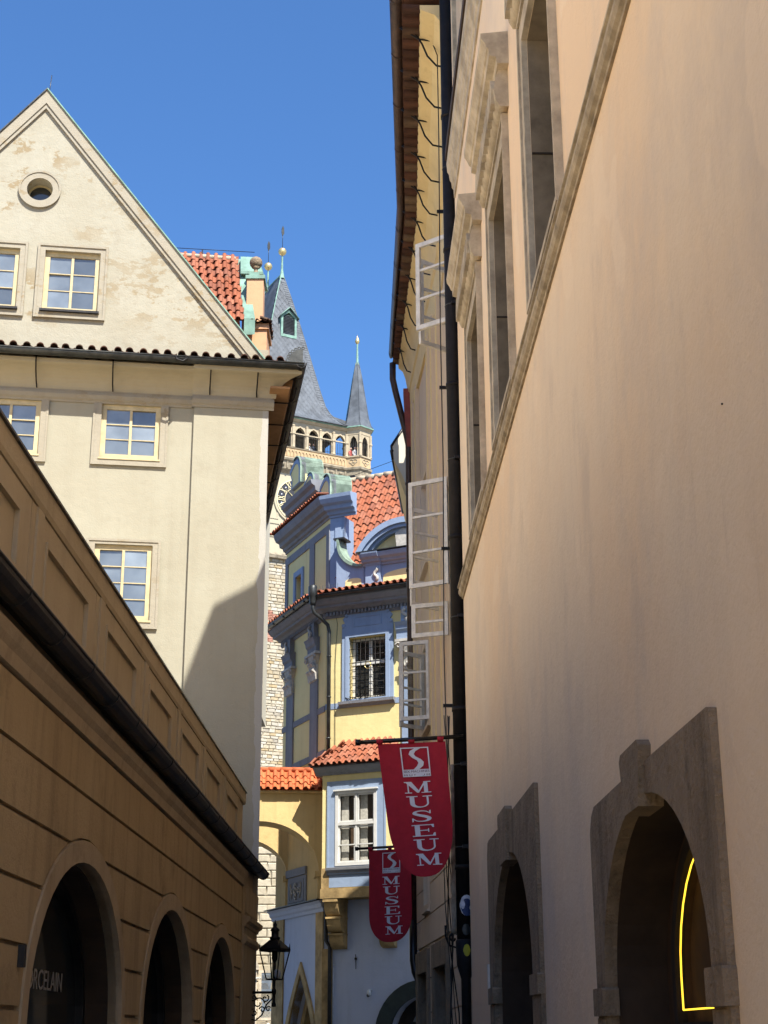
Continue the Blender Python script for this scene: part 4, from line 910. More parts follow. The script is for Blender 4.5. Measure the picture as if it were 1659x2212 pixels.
# --- main cornice with dentils, gutter and eave tiles on both faces
cpf = [(0, 12.28), (-.03, 12.28), (-.04, 12.31), (-.06, 12.32), (-.06, 12.43), (-.12, 12.44), (-.16, 12.48), (-.19, 12.50), (-.30, 12.52), (-.31, 12.58), (-.36, 12.60), (-.42, 12.66), (-.46, 12.72), (-.46, 12.76), (0, 12.80)]
MB().sweep(cpf, 0, 5, m0=MI).build('cornice', 'corn_shade_blue', house)
MB(ML).sweep(cpf, -3.55, 0, m1=-MI).build('cornice', 'corn_shade_blue', house)
for i in range(34): MB().box(.06 + i * .105, .115 + i * .105, -.125, -.055, 12.34, 12.43).build('dentil', 'corn_shade_blue', house)
for i in range(31): MB(ML).box(-3.3 + i * .105, -3.245 + i * .105, -.125, -.055, 12.34, 12.43).build('dentil', 'corn_shade_blue', house)
gh = gutter(MB(), -.30, 5, -.52, 12.82, .075).build('gutter', 'zinc', house)
gl = gutter(MB(ML), -3.95, .26, -.52, 12.82, .075).build('gutter', 'zinc', house)
for i in range(5): MB(ML).box(-3.6 + i * .85, -3.57 + i * .85, -.60, -.44, 12.74, 12.80).build('gutter_joint', 'zinc', gl)
es = MB().add([(-.2, -.50, 12.86), (5, -.50, 12.86), (5, .55, 13.15), (.2, .55, 13.15)], [(0, 1, 2, 3)]).build('eave_roof', 'tile', house)
el_ = MB(ML).add([(-3.95, -.50, 12.86), (.2, -.50, 12.86), (-.2, .5, 13.15), (-3.95, .5, 13.15)], [(0, 1, 2, 3)]).build('eave_roof', 'tile', house)
tmh = tile_mesh('clay_tile', .2, .42, 'tile')
tiles(es, tmh, (-.12, -.56, 12.87), (1, 0, 0), (0, 1.05, .29), .2, .34, 19, 3, keep=lambda x, y, r: x > .12 * r, dz=.02)
exl = ML @ Vector((1, 0, 0)); eyl = ML @ Vector((0, 1.05, .29))
tiles(el_, tmh, ML @ Vector((-3.9, -.56, 12.87)), exl, eyl, .2, .34, 20, 3, dz=.02)
for i in range(8):
    MB().tube([(-.12 + i * .09, -.30, 12.98), (-.125 + i * .09, -.32, 13.15)], .006, 4).build('bird_spike', 'zinc', es)
for i in range(5):
    MB(ML).tube([(-3.9 + i * .08, -.45, 12.9), (-3.9 + i * .08, -.46, 13.05)], .006, 4).build('bird_spike', 'zinc', el_)
# --- rain hopper and pipe at the corner
rp = MB().tube([(-.12, -.56, 12.72), (-.12, -.56, 12.48), (-.10, -.52, 12.36), (.02, -.30, 12.22), (.12, -.13, 12.08), (.15, -.10, 11.9), (.15, -.10, 8.0)], .052, 10).build('downpipe', 'zinc', house)
MB().lathe([(.07, 12.55), (.09, 12.62), (.10, 12.78), (.12, 12.82), (.12, 13.06), (.10, 13.1)], -.12, -.56, 12).build('rain_hopper', 'zinc', rp)
for z in (11.2, 10.1, 9.0): MB().tube([(.15, -.10, z), (.15, -.10, z + .04)], .062, 10).build('collar', 'zinc', rp)
MB().tube([(.32, -.02, 12.3), (.36, -.03, 12.1), (.30, -.03, 11.0), (.31, -.03, 8.6)], .007, 4).build('cable', 'iron', house)
# --- attic storey set back above the eave (shaded face, lit blue end face)
AB = .30
at = MB(ML).prism([(-4.2, 12.6), (-.52, 12.6), (-.52, 15.36), (-4.2, 15.36)], AB, AB + .5, [rect(-3.28, -2.76, 13.3, 14.38)]).build('attic_wall', 'yellow', house)
def strip(x0, x1, z0, z1): return MB(ML).box(x0, x1, AB - .035, AB, z0, z1).build('attic_strip', 'corn_shade_blue', at)
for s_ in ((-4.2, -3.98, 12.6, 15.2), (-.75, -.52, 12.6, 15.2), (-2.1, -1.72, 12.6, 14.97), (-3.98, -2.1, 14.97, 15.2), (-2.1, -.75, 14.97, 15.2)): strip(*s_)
MB(ML).prism(rect(-3.42, -2.62, 13.0, 14.55), AB - .05, AB, [rect(-3.28, -2.76, 13.3, 14.38)]).build('attic_window_surround', 'blue', at)
MB(ML).box(-3.28, -2.76, AB + .25, AB + .3, 13.3, 14.38).build('attic_window', 'panedark', at)
fr_ = ML @ Vector((-.52, AB, 0))                 # near corner of the attic, in front-face coordinates
MB().box(fr_.x, .25, fr_.y, fr_.y + .6, 12.7, 15.36).build('attic_end_wall', 'blue', house)
MB().box(-.02, .16, fr_.y - .03, fr_.y, 12.9, 15.2).build('attic_end_strip', 'blue', house)
acp = [(0, 15.36), (-.03, 15.36), (-.04, 15.42), (-.10, 15.44), (-.12, 15.52), (-.22, 15.55), (-.24, 15.66), (-.34, 15.70), (-.40, 15.82), (-.42, 15.92), (0, 16.0)]
MB(ML @ Matrix.Translation((0, AB, 0))).sweep(acp, -4.22, -.52, m1=-MI).build('attic_cornice', 'corn_shade_blue', house)  # shaded run of the cornice, given the darker copy of the blue
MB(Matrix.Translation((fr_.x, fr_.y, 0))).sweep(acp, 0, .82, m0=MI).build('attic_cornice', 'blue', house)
tme = tile_mesh('coping_tile', .17, .34, 'tile')
ac = MB(ML).add([(-4.3, AB - .42, 15.93), (-.35, AB - .42, 15.93), (-.5, AB + .2, 16.08), (-4.3, AB + .2, 16.08)], [(0, 1, 2, 3)]).build('attic_coping', 'tile', house)
tiles(ac, tme, ML @ Vector((-4.33, AB - .48, 15.95)), exl, ML @ Vector((0, .6, .16)), .17, .3, 24, 1, dz=.02)
# --- scrolled gable over the attic: blue face, copper back
def arcpts(cx, cz, r, a0, a1, n=10): return [(cx + r * math.cos(R_(a0 + (a1 - a0) * i / n)), cz + r * math.sin(R_(a0 + (a1 - a0) * i / n))) for i in range(n + 1)]
MS = ML @ Matrix.Translation((0, AB + .05, 0))
def scroll_block(x0, x1, zb, zt, thick, nm):
    r = (x1 - x0) * .42
    prof = [(x1, zb)] + arcpts(x1 - r, zt - r, r, 0, 120, 10) + [(x0, zt - r * .55), (x0 + .05, zt - r * .8), (x0 + .20, zb + (zt - zb) * .4), (x0 + .16, zb)]
    f = MB(MS).prism(prof, 0, .14).build(nm, 'corn_shade_blue', house)
    inn = [(p[0] * .72 + (x0 + x1) / 2 * .28, p[1] * .72 + (zb + .1) * .28) for p in prof]
    MB(MS).prism(inn, -.02, 0).build('scroll_relief', 'yellow', f)
    MB(MS).prism([(p[0] * .86 + (x0 + x1) / 2 * .14, p[1] * .86 + (zb + .1) * .14) for p in prof], -.04, .0, [inn]).build('scroll_band', 'blue', f)
    top = prof[1:12]
    sh_ = MB(MS); n_ = len(top)
    for yy0, yy1 in ((-.05, thick),):
        vs = [(p[0], yy0, p[1]) for p in top] + [(p[0], yy1, p[1]) for p in top] + [(p[0] * .97 + (x1 - r) * .03, yy0, p[1] - .03) for p in top] + [(p[0], yy1, p[1] - .03) for p in top]
        sh_.add(vs, [(i, i + 1, i + 1 + n_, i + n_) for i in range(n_ - 1)] + [(i + 2 * n_, i + 1 + 2 * n_, i + 1, i) for i in range(n_ - 1)], True)
        sh_.add([(top[0][0], yy0, top[0][1]), (top[0][0], yy1, top[0][1]), (top[0][0], yy1, zb), (top[0][0], yy0, zb)], [(0, 1, 2, 3)])
    sh_.build('copper_sheet', 'oldcopper', f)
    MB(MS).prism(prof, .14, thick - .02).build('scroll_core', 'oldcopper', f)
scroll_block(-1.52, -.58, 15.98, 16.86, .62, 'gable_scroll')
MB(MS).box(-4.0, -1.62, .02, .8, 15.98, 16.45).build('gable_wall', 'yellow', house)
MB(MS).sweep([(0, 16.42), (-.04, 16.42), (-.06, 16.50), (-.14, 16.54), (-.16, 16.66), (-.26, 16.72), (-.30, 16.84), (.6, 16.90), (.6, 16.42)], -4.1, -1.50).build('gable_cornice', 'corn_shade_blue', house)
scroll_block(-2.85, -1.95, 16.86, 17.38, .6, 'gable_scroll')
MB(MS).box(-4.05, -3.05, .1, .7, 16.86, 17.6).build('gable_top', 'yellow', house)
scroll_block(-4.15, -3.1, 17.35, 18.3, .7, 'gable_scroll')
# --- dormer gable with segmental pediment on the front
FB = .30
d0 = MB().prism(rect(.16, 5, 12.9, 13.80), FB, FB + .4).build('dormer_wall', 'blue', house)
vol = [(.16, 13.0)] + [(.16, 14.6), (.26, 14.6)] + [(1.0 - .74 * math.cos(R_(90) * i / 10) , 14.52 - .74 * math.sin(R_(90) * i / 10) * 1.0) for i in range(11)] + [(1.0, 13.0)]
MB().prism(vol, FB - .02, FB + .3).build('volute_wall', 'blue', d0)
vp = [(.24, 14.62)] + [(1.0 - .74 * math.cos(R_(90) * i / 10), 14.52 - .74 * math.sin(R_(90) * i / 10)) for i in range(11)]
vb = MB(); nn = len(vp)
vb.add([(p[0], FB - .10, p[1]) for p in vp] + [(p[0] + .03, FB + .34, p[1] + .03) for p in vp] + [(p[0] - .06, FB - .10, p[1] - .06) for p in vp], [(i, i + 1, i + 1 + nn, i + nn) for i in range(nn - 1)] + [(i, i + 1, i + 1 + 2 * nn, i + 2 * nn) for i in range(nn - 1)]).build('volute_coping', 'oldcopper', d0)
MB().box(.10, .42, FB - .10, FB + .34, 14.58, 14.63).build('volute_cap', 'zinc', d0)
MB().prism([(.44, 12.95), (.92, 12.95), (.92, 13.36)] + [(.68 + .24 * math.cos(math.pi * i / 8), 13.36 + .07 * math.sin(math.pi * i / 8)) for i in range(9)] + [(.44, 13.36)], FB - .03, FB + .0).build('panel', 'yellow', d0)
MB().prism([(1.58, 12.95), (3.0, 12.95), (3.0, 13.36)] + [(2.29 + .71 * math.cos(math.pi * i / 12), 13.36 + .16 * math.sin(math.pi * i / 12)) for i in range(13)] + [(1.58, 13.36)], FB - .03, FB).build('panel', 'yellow', d0)
MB().box(1.08, 1.52, FB - .09, FB, 12.95, 13.72).build('dormer_pilaster', 'blue', d0)
MB().tube([(1.4 + .05 * math.sin(k * 1.2), FB - .11, 13.25 + .05 * k) for k in range(8)], .045, 6).build('garland', 'stucco', d0)
dc = [(0, 13.70), (-.05, 13.70), (-.06, 13.76), (-.14, 13.78), (-.16, 13.84), (-.26, 13.88), (-.30, 13.96), (-.31, 14.0), (.3, 14.02), (.3, 13.70)]
MB(Matrix.Translation((0, FB, 0))).sweep(dc, .98, 3.6).sweep([(p[0] - .06 if p[0] < .2 else p[0], p[1] + .002) for p in dc], 1.06, 1.54).build('dormer_cornice', 'blue', d0)
MB(Matrix.Translation((0, FB, 0))).box(.92, 3.66, -.36, .3, 14.025, 14.045).build('cornice_flashing', 'zinc', d0)
pc = (2.25, 13.33)
def ring(r0, r1, y0, y1, mat, nm):
    a0 = math.degrees(math.asin((14.05 - pc[1]) / r1)); a1 = math.degrees(math.asin((14.05 - pc[1]) / r0))
    return MB().prism(arcpts(pc[0], pc[1], r1, a0, 180 - a0, 24) + arcpts(pc[0], pc[1], r0, 180 - a1, a1, 24), y0, y1).build(nm, mat, d0)
ring(1.30, 1.58, FB - .24, FB + .5, 'blue', 'pediment_arch'); ring(1.22, 1.32, FB - .14, FB + .5, 'blue', 'pediment_moulding'); ring(1.40, 1.56, FB - .30, FB - .22, 'blue', 'pediment_moulding')
MB().prism(arcpts(pc[0], pc[1], 1.26, 36, 144, 20), FB, FB + .3).build('tympanum', 'yellow', d0)
MB().prism([(2.05, 14.05), (2.45, 14.05), (2.5, 14.5), (2.25, 14.62), (2.0, 14.5)], FB - .16, FB).build('cartouche', 'stucco', d0)
# --- main roof of clay tiles, every tile its own piece
r0, r1 = Vector((.1, .62, 13.55)), Vector((.1, 3.25, 17.45))
mr = MB().add([(.25, .55, 13.45), (5, .55, 13.45), (5, 3.25, 17.42), (-.9, 3.25, 17.42), (-.35, 2.0, 15.58)], [(0, 1, 2, 3, 4)]).add([(-1.0, 3.25, 17.42), (5, 3.25, 17.42), (5, 6.5, 13), (-1.0, 6.5, 13)], [(0, 1, 2, 3)]).build('roof', 'darktile', house)
tmr = tile_mesh('roof_tile', .215, .46, 'tile')
up_ = (r1 - r0)
tiles(mr, tmr, (-.85, .62, 13.55), (1, 0, 0), (0, up_.y, up_.z), .215, .335, 17, 14, keep=lambda x, y, r: (x > .8 or y > 2.2) and x < 3.4, dz=.03)
rg = MB()
for i in range(14):
    rg.tube([(-.95 + i * .3, 3.25, 17.50 + random.uniform(-.015, .015)), (-.68 + i * .3, 3.25, 17.49)], [.10, .085], 8)
rg.build('ridge_tiles', 'sand', mr)
MB().tube([(-.9, 3.25, 17.62), (1.2, 3.1, 17.95), (3.0, 3, 18.2)], .008, 4).box(-.95, -.75, 3.2, 3.3, 17.55, 17.64).build('roof_wire', 'zincdark', mr)
MB().tube([(.30, fr_.y - .02, 15.4), (.22, fr_.y - .05, 14.2), (.02, fr_.y - .05, 13.1)], .006, 4).tube([(.34, fr_.y - .02, 15.4), (.25, fr_.y - .05, 14.2), (.0, fr_.y - .05, 13.1)], .006, 4).build('roof_wire', 'zincdark', house)

# --- oriel on stone consoles
OP = -.60
ow = rect(.64, 1.80, 5.66, 7.52)
ori = MB().prism(rect(.25, 2.20, 5.12, 7.95), OP, OP + .2, [ow]).box(.25, .40, OP + .2, 0, 5.12, 7.95).box(2.05, 2.20, OP + .2, 0, 5.12, 7.95).build('oriel', 'yellow', house)
MB().prism(rect(.42, 2.03, 5.50, 7.76), OP - .03, OP, [rect(.64, 1.80, 5.66, 7.52)]).build('oriel_surround', 'blue', ori)
MB().prism(rect(.40, 2.05, 5.52, 7.78), OP - .045, OP - .02, [rect(.45, 2.0, 5.46, 7.73)]).build('surround_moulding', 'blue', ori)
ow_ = MB().prism(rect(.64, 1.80, 5.66, 7.52), OP - .05, OP + .06, [rect(.72, 1.72, 5.74, 7.44)]).build('oriel_window', 'white', house)
MB().box(1.20, 1.24, OP - .03, OP + .05, 5.74, 7.44).box(.72, 1.72, OP - .045, OP + .05, 6.66, 6.73).build('mullion', 'white', ow_)
for (a, b) in ((.72, 1.19), (1.25, 1.72)):
    MB().box(a, b, OP - .02, OP + .04, 6.16, 6.185).build('glazing_bar', 'white', ow_)
    MB().prism(rect(a, b, 5.74, 6.64), OP - .01, OP + .03, [rect(a + .035, b - .035, 5.78, 6.60)]).prism(rect(a, b, 6.74, 7.44), OP - .01, OP + .03, [rect(a + .035, b - .035, 6.78, 7.40)]).build('sash', 'white', ow_)
    for z0, z1 in ((5.76, 6.16), (6.18, 6.62), (6.76, 7.42)):
        MB().add([(a, OP + .015, z0), (b, OP + .015, z0), (b, OP + .012, z1), (a, OP + .018, z1)], [(0, 1, 2, 3)]).build('pane', 'clear', ow_)
    MB().box(a + .02, a + .22, OP + .12, OP + .14, 5.7, 7.5).build('curtain', 'curtain', ow_)
MB().box(.42, 2.03, OP + .33, OP + .35, 5.2, 7.9).build('room', 'brownroom', ow_)
MB().box(.6, 1.84, OP - .10, OP - .0, 7.52, 7.56).build('window_drip', 'white', ow_)
MB().sweep([(0, 5.44), (-.04, 5.44), (-.05, 5.52), (-.10, 5.56), (-.11, 5.62), (0, 5.64)], .40, 2.1).build('sill', 'corn_shade_blue', ori).location = (0, OP, 0)
MB().box(.46, 2.0, OP - .012, OP, 5.14, 5.44).build('apron', 'blue', ori)
MB().box(.24, .46, OP - .014, OP + .2, 5.12, 5.62).build('corner_stone', 'corner', ori)
MB().box(.22, 2.25, OP - .03, .0, 4.88, 5.12).build('stone_band', 'corner', ori)
MB(Matrix.Translation((0, OP, 0))).sweep([(0, 7.95), (-.05, 7.95), (-.06, 8.0), (-.14, 8.05), (-.2, 8.10), (-.22, 8.14), (.2, 8.16), (.2, 7.95)], .08, 2.4).build('oriel_cornice', 'corn_shade_blue', ori)
MB().box(.02, 2.46, OP - .26, OP + .1, 8.14, 8.165).build('oriel_flashing', 'zincdark', ori)
ro = MB().add([(.02, OP - .22, 8.17), (2.46, OP - .22, 8.17), (1.9, 0, 8.85), (.70, 0, 8.85)], [(0, 1, 2, 3)]).add([(.02, OP - .22, 8.17), (.70, 0, 8.85), (.02, 0, 8.17)], [(0, 1, 2)]).build('oriel_roof', 'tile', ori)
tmo = tile_mesh('oriel_tile', .17, .36, 'tile')
tiles(ro, tmo, (.04, OP - .27, 8.18), (1, 0, 0), (0, .82, .68), .17, .29, 15, 4, keep=lambda x, y, r: x > .62 * y * .75 - .05 and x < 2.4 - .6 * y * .7, dz=.02)
tiles(ro, tmo, (.0, -.02, 8.18), (0, -1, 0), (.68, 0, .68), .17, .29, 5, 3, keep=lambda x, y, r: x < .8 - y * .8, dz=.02)
tier = lambda o, z0, z1: [(-o, z1), (-o, z1 - .05)] + [(-o + .03 - (0) + .20 * (1 - math.cos(R_(90) * i / 6)), z1 - .06 - (z1 - z0 - .08) * math.sin(R_(90) * i / 6)) for i in range(7)]
for xc in (.30, 1.67):
    c_ = MB().sweep(tier(.60, 4.45, 4.87) + [(-.22, 4.45), (0, 4.45), (0, 4.87)], xc, xc + .38).build('console', 'corner', ori)
    MB().sweep(tier(.45, 4.06, 4.44) + [(-.12, 4.06), (0, 4.06), (0, 4.44)], xc, xc + .38).build('console_tier', 'corner', c_)
    MB().sweep(tier(.30, 3.68, 4.05) + [(-.05, 3.68), (0, 3.68), (0, 4.05)], xc, xc + .38).build('console_tier', 'corner', c_)
    MB().box(xc - .015, xc + .395, -.62, 0, 4.80, 4.875).box(xc - .01, xc + .39, -.47, 0, 4.40, 4.448).box(xc - .01, xc + .39, -.32, 0, 4.01, 4.055).build('console_fillet', 'corner', c_)
MB().tube([(.10, -.06, 5.0), (.10, -.06, 3.9), (.22, -.07, 3.75), (.22, -.07, .1)], .05, 10).build('downpipe', 'zincdark', house)
# --- ground floor stone, arch ring, niche relief
MB(ML).prism([(-3.0, -.1), (-2.99, 4.66), (-3.87, 4.66), (-3.87, -.1)], -.03, .01).build('corner_stone', 'corner', house)
MB(ML).box(-.5, .02, -.03, .01, -.1, 4.66).build('corner_stone', 'corner', house)
MB().box(-.02, .26, -.03, .01, -.1, 3.7).build('corner_stone', 'corner', house)
GO = gothic(-1.60, 1.27, -.05, 1.5, 3.46)
MB(ML).prism(GO, -.04, .2, [GI[:1] + GI[1:]]).build('pointed_arch', 'corner', house)
MB(ML).prism(gothic(-1.60, 1.02, -.05, 1.5, 3.16), .3, .5, [gothic(-1.60, .8, -.04, 1.4, 2.9)]).build('arch_order', 'corner', house)
MB(ML).sweep([(0, 4.62), (-.04, 4.62), (-.05, 4.70), (-.10, 4.74), (-.12, 4.82), (-.20, 4.88), (0, 4.92)], -3.95, .06, m1=-MI).build('string_course', 'greyblue', house)
MB(ML).box(-4.05, .1, -.24, .0, 4.90, 4.925).build('string_flashing', 'zincdark', house)
MB(ML).box(-2.68, -1.27, -.03, .01, 4.92, 5.66).build('niche_panel', 'corn_shade_blue', house)
nip = MB(ML).prism(rect(-2.55, -1.42, 5.0, 5.56), -.045, -.03, [rect(-2.48, -1.49, 5.05, 5.51)]).build('niche_frame', 'corn_shade_blue', house)
for k, (cx_, cz_, rr_) in enumerate(((-2.0, 5.42, .07), (-2.0, 5.28, .09), (-2.0, 5.14, .06), (-2.25, 5.3, .06), (-1.75, 5.3, .06))):
    MB(ML).tube([(cx_ + rr_ * math.cos(i * .7), -.06, cz_ + rr_ * math.sin(i * .7)) for i in range(9)], .022, 5).build('relief_scroll', 'stucco', nip)
for s_ in (-1, 1):
    MB(ML).tube([(-2.0 + s_ * (.40 - .1 * (i / 8) ** 2), -.05, 5.48 - .38 * i / 8) for i in range(9)], .018, 5).build('relief_palm', 'stucco', nip)
MB(ML).box(-2.82, -1.27, -.05, .01, 5.68, 5.88).build('niche_cap', 'corn_shade_blue', house)
MB().prism([(1.42, -.1)] + [(2.76 - 1.32 * math.cos(math.pi * i / 20), 1.60 + 1.32 * math.sin(math.pi * i / 20)) for i in range(21)] + [(4.1, -.1)], -.05, .02, [ga]).build('green_arch', 'greenarch', house)
MB().prism(ga, .34, .38, [gothic(2.55, .42, .1, 1.55, 2.35)]).build('arch_infill', 'dark', house)
MB().prism(gothic(2.55, .42, .1, 1.55, 2.35), .36, .37).build('pointed_pane', 'pane', house)
MB().box(2.25, 3.2, .30, .36, .1, 1.95).build('shop_counter', 'black', house)
sc_ = thing('security_camera', 'small white dome camera on the blue grey wall under the oriel', 'camera', KX, KY, KH)
MB().lathe([(.05, 2.56), (.055, 2.60), (.055, 2.66), (.03, 2.70)], 1.33, -.11, 12).tube([(1.33, .01, 2.68), (1.33, -.10, 2.68)], .03, 8).build('housing', 'white', sc_)
MB().ball((1.315, -.13, 2.565), .042, 10).build('lens', 'panedark', sc_)
MB().tube([(.30, -.02, 3.25), (.30, -.02, 1.4)], .012, 5).tube([(.36, .0, 3.3), (.30, -.05, 3.32)], .012, 5).build('thin_cable', 'stickerw', house)
MB().tube([(.92, -.03, 3.55), (.93, -.03, 3.2)], .01, 4).box(.90, .95, -.05, 0, 3.42, 3.47).build('wall_anchor', 'iron', house)

# ================================================================== arched buttress bridges between the houses
def bridge(nm, label, x, y, a, cx, zs, zc, zt, th_, roof):
    t = thing(nm, label, 'bridge', x, y, 85)
    x0, x1 = -3.4, .35
    pts = [(x0, zt), (x0, zs - .4), (cx - a, zs - .4)] + [(cx - a * math.cos(math.pi * i / 24), zs + (zc - zs) * math.sin(math.pi * i / 24)) for i in range(25)] + [(cx + a, zs - .4), (x1, zs - .4), (x1, zt)]
    MB().prism(pts, 0, th_).build('wall', 'ochre', t)
    MB().sweep([(-.06, zs - .16), (-.06, zs - .02), (th_ + .06, zs - .02), (th_ + .06, zs - .16)], cx + a - .10, cx + a + .35).build('impost', 'ochre', t)
    MB().box(cx + a - .03, cx + a + .35, -.02, th_ + .02, zs - .9, zs - .17).build('pier', 'ochre', t)
    if roof:
        MB().box(x0, x1 - .28, -.10, th_ + .1, zt, zt + .06).build('eave_moulding', 'ochre', t)
        r_ = MB().add([(x0, -.14, zt + .06), (x1, -.14, zt + .06), (x1, th_ / 2, zt + .62), (x0, th_ / 2, zt + .62)], [(0, 1, 2, 3)]).add([(x0, th_ + .14, zt + .06), (x1, th_ + .14, zt + .06), (x1, th_ / 2, zt + .62), (x0, th_ / 2, zt + .62)], [(0, 1, 2, 3)]).build('roof', 'newtile', t)
        tn = tile_mesh('bridge_tile', .195, .36, 'newtile')
        tiles(r_, tn, (-2.6, -.20, zt + .07), (1, 0, 0), (0, .67, .56), .195, .28, 14, 3, dz=.02)
        rr = MB()
        for i in range(10): rr.tube([(-2.7 + i * .32, th_ / 2, zt + .70), (-2.37 + i * .32, th_ / 2, zt + .70)], [.075, .065], 8)
        rr.build('ridge_tiles', 'newtile', r_)
    return t
bridge('arch_bridge', 'ochre buttress arch with orange tiled top spanning to the corner house', -1.64, 40.14, 1.55, -1.63, 5.66, 6.90, 7.62, 1.05, True)
bridge('arch_bridge', 'plain second buttress arch seen through the tiled one', -2.69, 42.62, 1.35, -1.36, 5.78, 6.78, 7.5, 1.0, False)
# ================================================================== town hall tower
TX, TY, TH_ = -2.61, 100.0, 62
tow = thing('clock_tower', 'tall stone clock tower with arcaded gallery and steep slate spire', 'tower', TX, TY, TH_)
bd = .45
body = MB().box(-6.95, -.35, bd + .12, 8.5, 0, 39).build('body', 'mortar', tow)
cw = MB().box(-6.95, -.35, bd - .05, bd + .12, 32.4, 38.6).build('clock_wall', 'cove', tow)
MB().sweep([(bd, 32.0), (bd - .25, 32.0), (bd - .3, 32.2), (bd - .1, 32.4), (bd + .12, 32.45), (bd + .12, 32.0)], -7.1, -.2).build('string_course', 'frieze', tow)
# rubble masonry of the visible strip, each stone its own piece
random.seed(11)
bmesh_cache = []
for k in range(10):
    j = lambda: random.uniform(-.05, .05)
    x0, x1, z0, z1 = -.5 + j(), .5 + j(), -.5, .5
    b = MB().loft([[(-.5, .5, -.5), (.5, .5, -.5), (.5, .5, .5), (-.5, .5, .5)], [(-.5 + j(), -.25, -.5 + abs(j())), (.5 + j(), -.25, -.5 + abs(j())), (.5 + j(), -.25, .5 - abs(j())), (-.5 + j(), -.25, .5 - abs(j()))], [(-.42 + j(), -.5, -.36 + j()), (.42 + j(), -.5, -.36 + j()), (.42 + j(), -.5, .36 + j()), (-.42 + j(), -.5, .36 + j())]])
    me = bpy.data.meshes.new('stone'); me.from_pydata([tuple(p) for p in b.v], [], b.f); bmesh_cache.append(me)
mats = {}
for kk, mname in (('stone', 'rubble'), ('brick', 'brick'), ('block', 'ashlar')):
    mats[kk] = []
    for me in bmesh_cache:
        m2 = me.copy(); m2.name = kk; m2.materials.append(M[mname]); mats[kk].append(m2)
z = 12.0
while z < 31.9:
    br = (12.5 < z < 15.6) or (26.2 < z < 28.3)
    h = random.uniform(.14, .29)
    x = -6.75 + random.uniform(-.2, 0)
    while x < -4.1:
        isb = br and (x < -5.2 or z < 15) and random.random() < .75
        hh = .13 if isb else h
        w = random.uniform(.28, .62) if not isb else .3
        nst = 2 if isb else 1
        for q in range(nst):
            hq = h / nst
            put('brick' if isb else 'stone', random.choice(mats['brick' if isb else 'stone']), body, Matrix.Translation((x + w / 2, bd + .085 + random.uniform(-.012, .012), z + hq * (q + .5))) @ Matrix.Rotation(random.uniform(-.04, .04), 4, 'Y') @ Matrix.Diagonal((w * random.uniform(.93, 1.0), .16, hq * random.uniform(.86, 1.05), 1)))
        x += w
    z += h
# clock
ck = MB().prism(circle(-3.67, 36.3, 1.66, 48), bd - .16, bd - .05).build('clock', 'cove', tow)
MB().prism(circle(-3.67, 36.3, 1.46, 48), bd - .18, bd - .15).build('dial', 'dialblack', ck)
for ra, rb in ((1.50, 1.42), (.90, .86)):
    MB().prism(circle(-3.67, 36.3, ra, 48), bd - .20, bd - .17, [circle(-3.67, 36.3, rb, 48)]).build('dial_ring', 'dialgold', ck)
MB().prism(circle(-3.67, 36.3, .86, 40), bd - .19, bd - .175, [circle(-3.67, 36.3, .3, 24)]).build('dial_centre', 'dialblack', ck)
NUM = {1: 'I', 2: 'II', 3: 'III', 4: 'IV', 5: 'V', 6: 'VI', 7: 'VII', 8: 'VIII', 9: 'IX', 10: 'X', 11: 'XI', 12: 'XII'}
for hnum, s_ in NUM.items():
    a = R_(90 - 30 * hnum); mb = MB()
    ws = {'I': .11, 'V': .24, 'X': .24}; tot = sum(ws[c] for c in s_); xx = -tot / 2
    def gp_(px, pz):      # numeral drawn with its foot to the centre
        rr = .92 + pz * .47; t = px
        return (-3.67 + rr * math.cos(a) + t * math.sin(a), 36.3 + rr * math.sin(a) - t * math.cos(a))
    for c in s_:
        w_ = ws[c]
        if c == 'I': strokes = [((w_ / 2, 0), (w_ / 2, 1), .05)]
        elif c == 'V': strokes = [((.03, 1), (w_ / 2, 0), .055), ((w_ - .03, 1), (w_ / 2, 0), .03)]
        else: strokes = [((.03, 1), (w_ - .03, 0), .055), ((w_ - .03, 1), (.03, 0), .03)]
        for p, q, wd in strokes:
            mb.prism([gp_(xx + p[0] - wd / 2, p[1]), gp_(xx + p[0] + wd / 2, p[1]), gp_(xx + q[0] + wd / 2, q[1]), gp_(xx + q[0] - wd / 2, q[1])], bd - .21 - .002 * random.random(), bd - .17)
        xx += w_
    mb.build('numeral', 'dialgold', ck)
    a2 = a + R_(15)
    MB().prism(circle(-3.67 + 1.16 * math.cos(a2), 36.3 + 1.16 * math.sin(a2), .05, 4), bd - .205, bd - .17).build('dial_dot', 'letter', ck)
for ang, L_, wd in ((62, .8, .07), (140, 1.25, .05)):
    a = R_(ang); MB().prism([(-3.67 + wd * math.sin(a), 36.3 - wd * math.cos(a)), (-3.67 + L_ * math.cos(a), 36.3 + L_ * math.sin(a)), (-3.67 - wd * math.sin(a), 36.3 + wd * math.cos(a))], bd - .24, bd - .22).build('clock_hand', 'gold', ck)
MB().prism(rect(-6.2, -4.75, 33.5, 34.6), bd - .10, bd - .05, [rect(-6.05, -4.9, 33.65, 34.45)]).prism(rect(-6.0, -4.95, 34.8, 36.0), bd - .09, bd - .05, [rect(-5.9, -5.05, 34.9, 35.9)]).build('clock_panel', 'cove', tow)
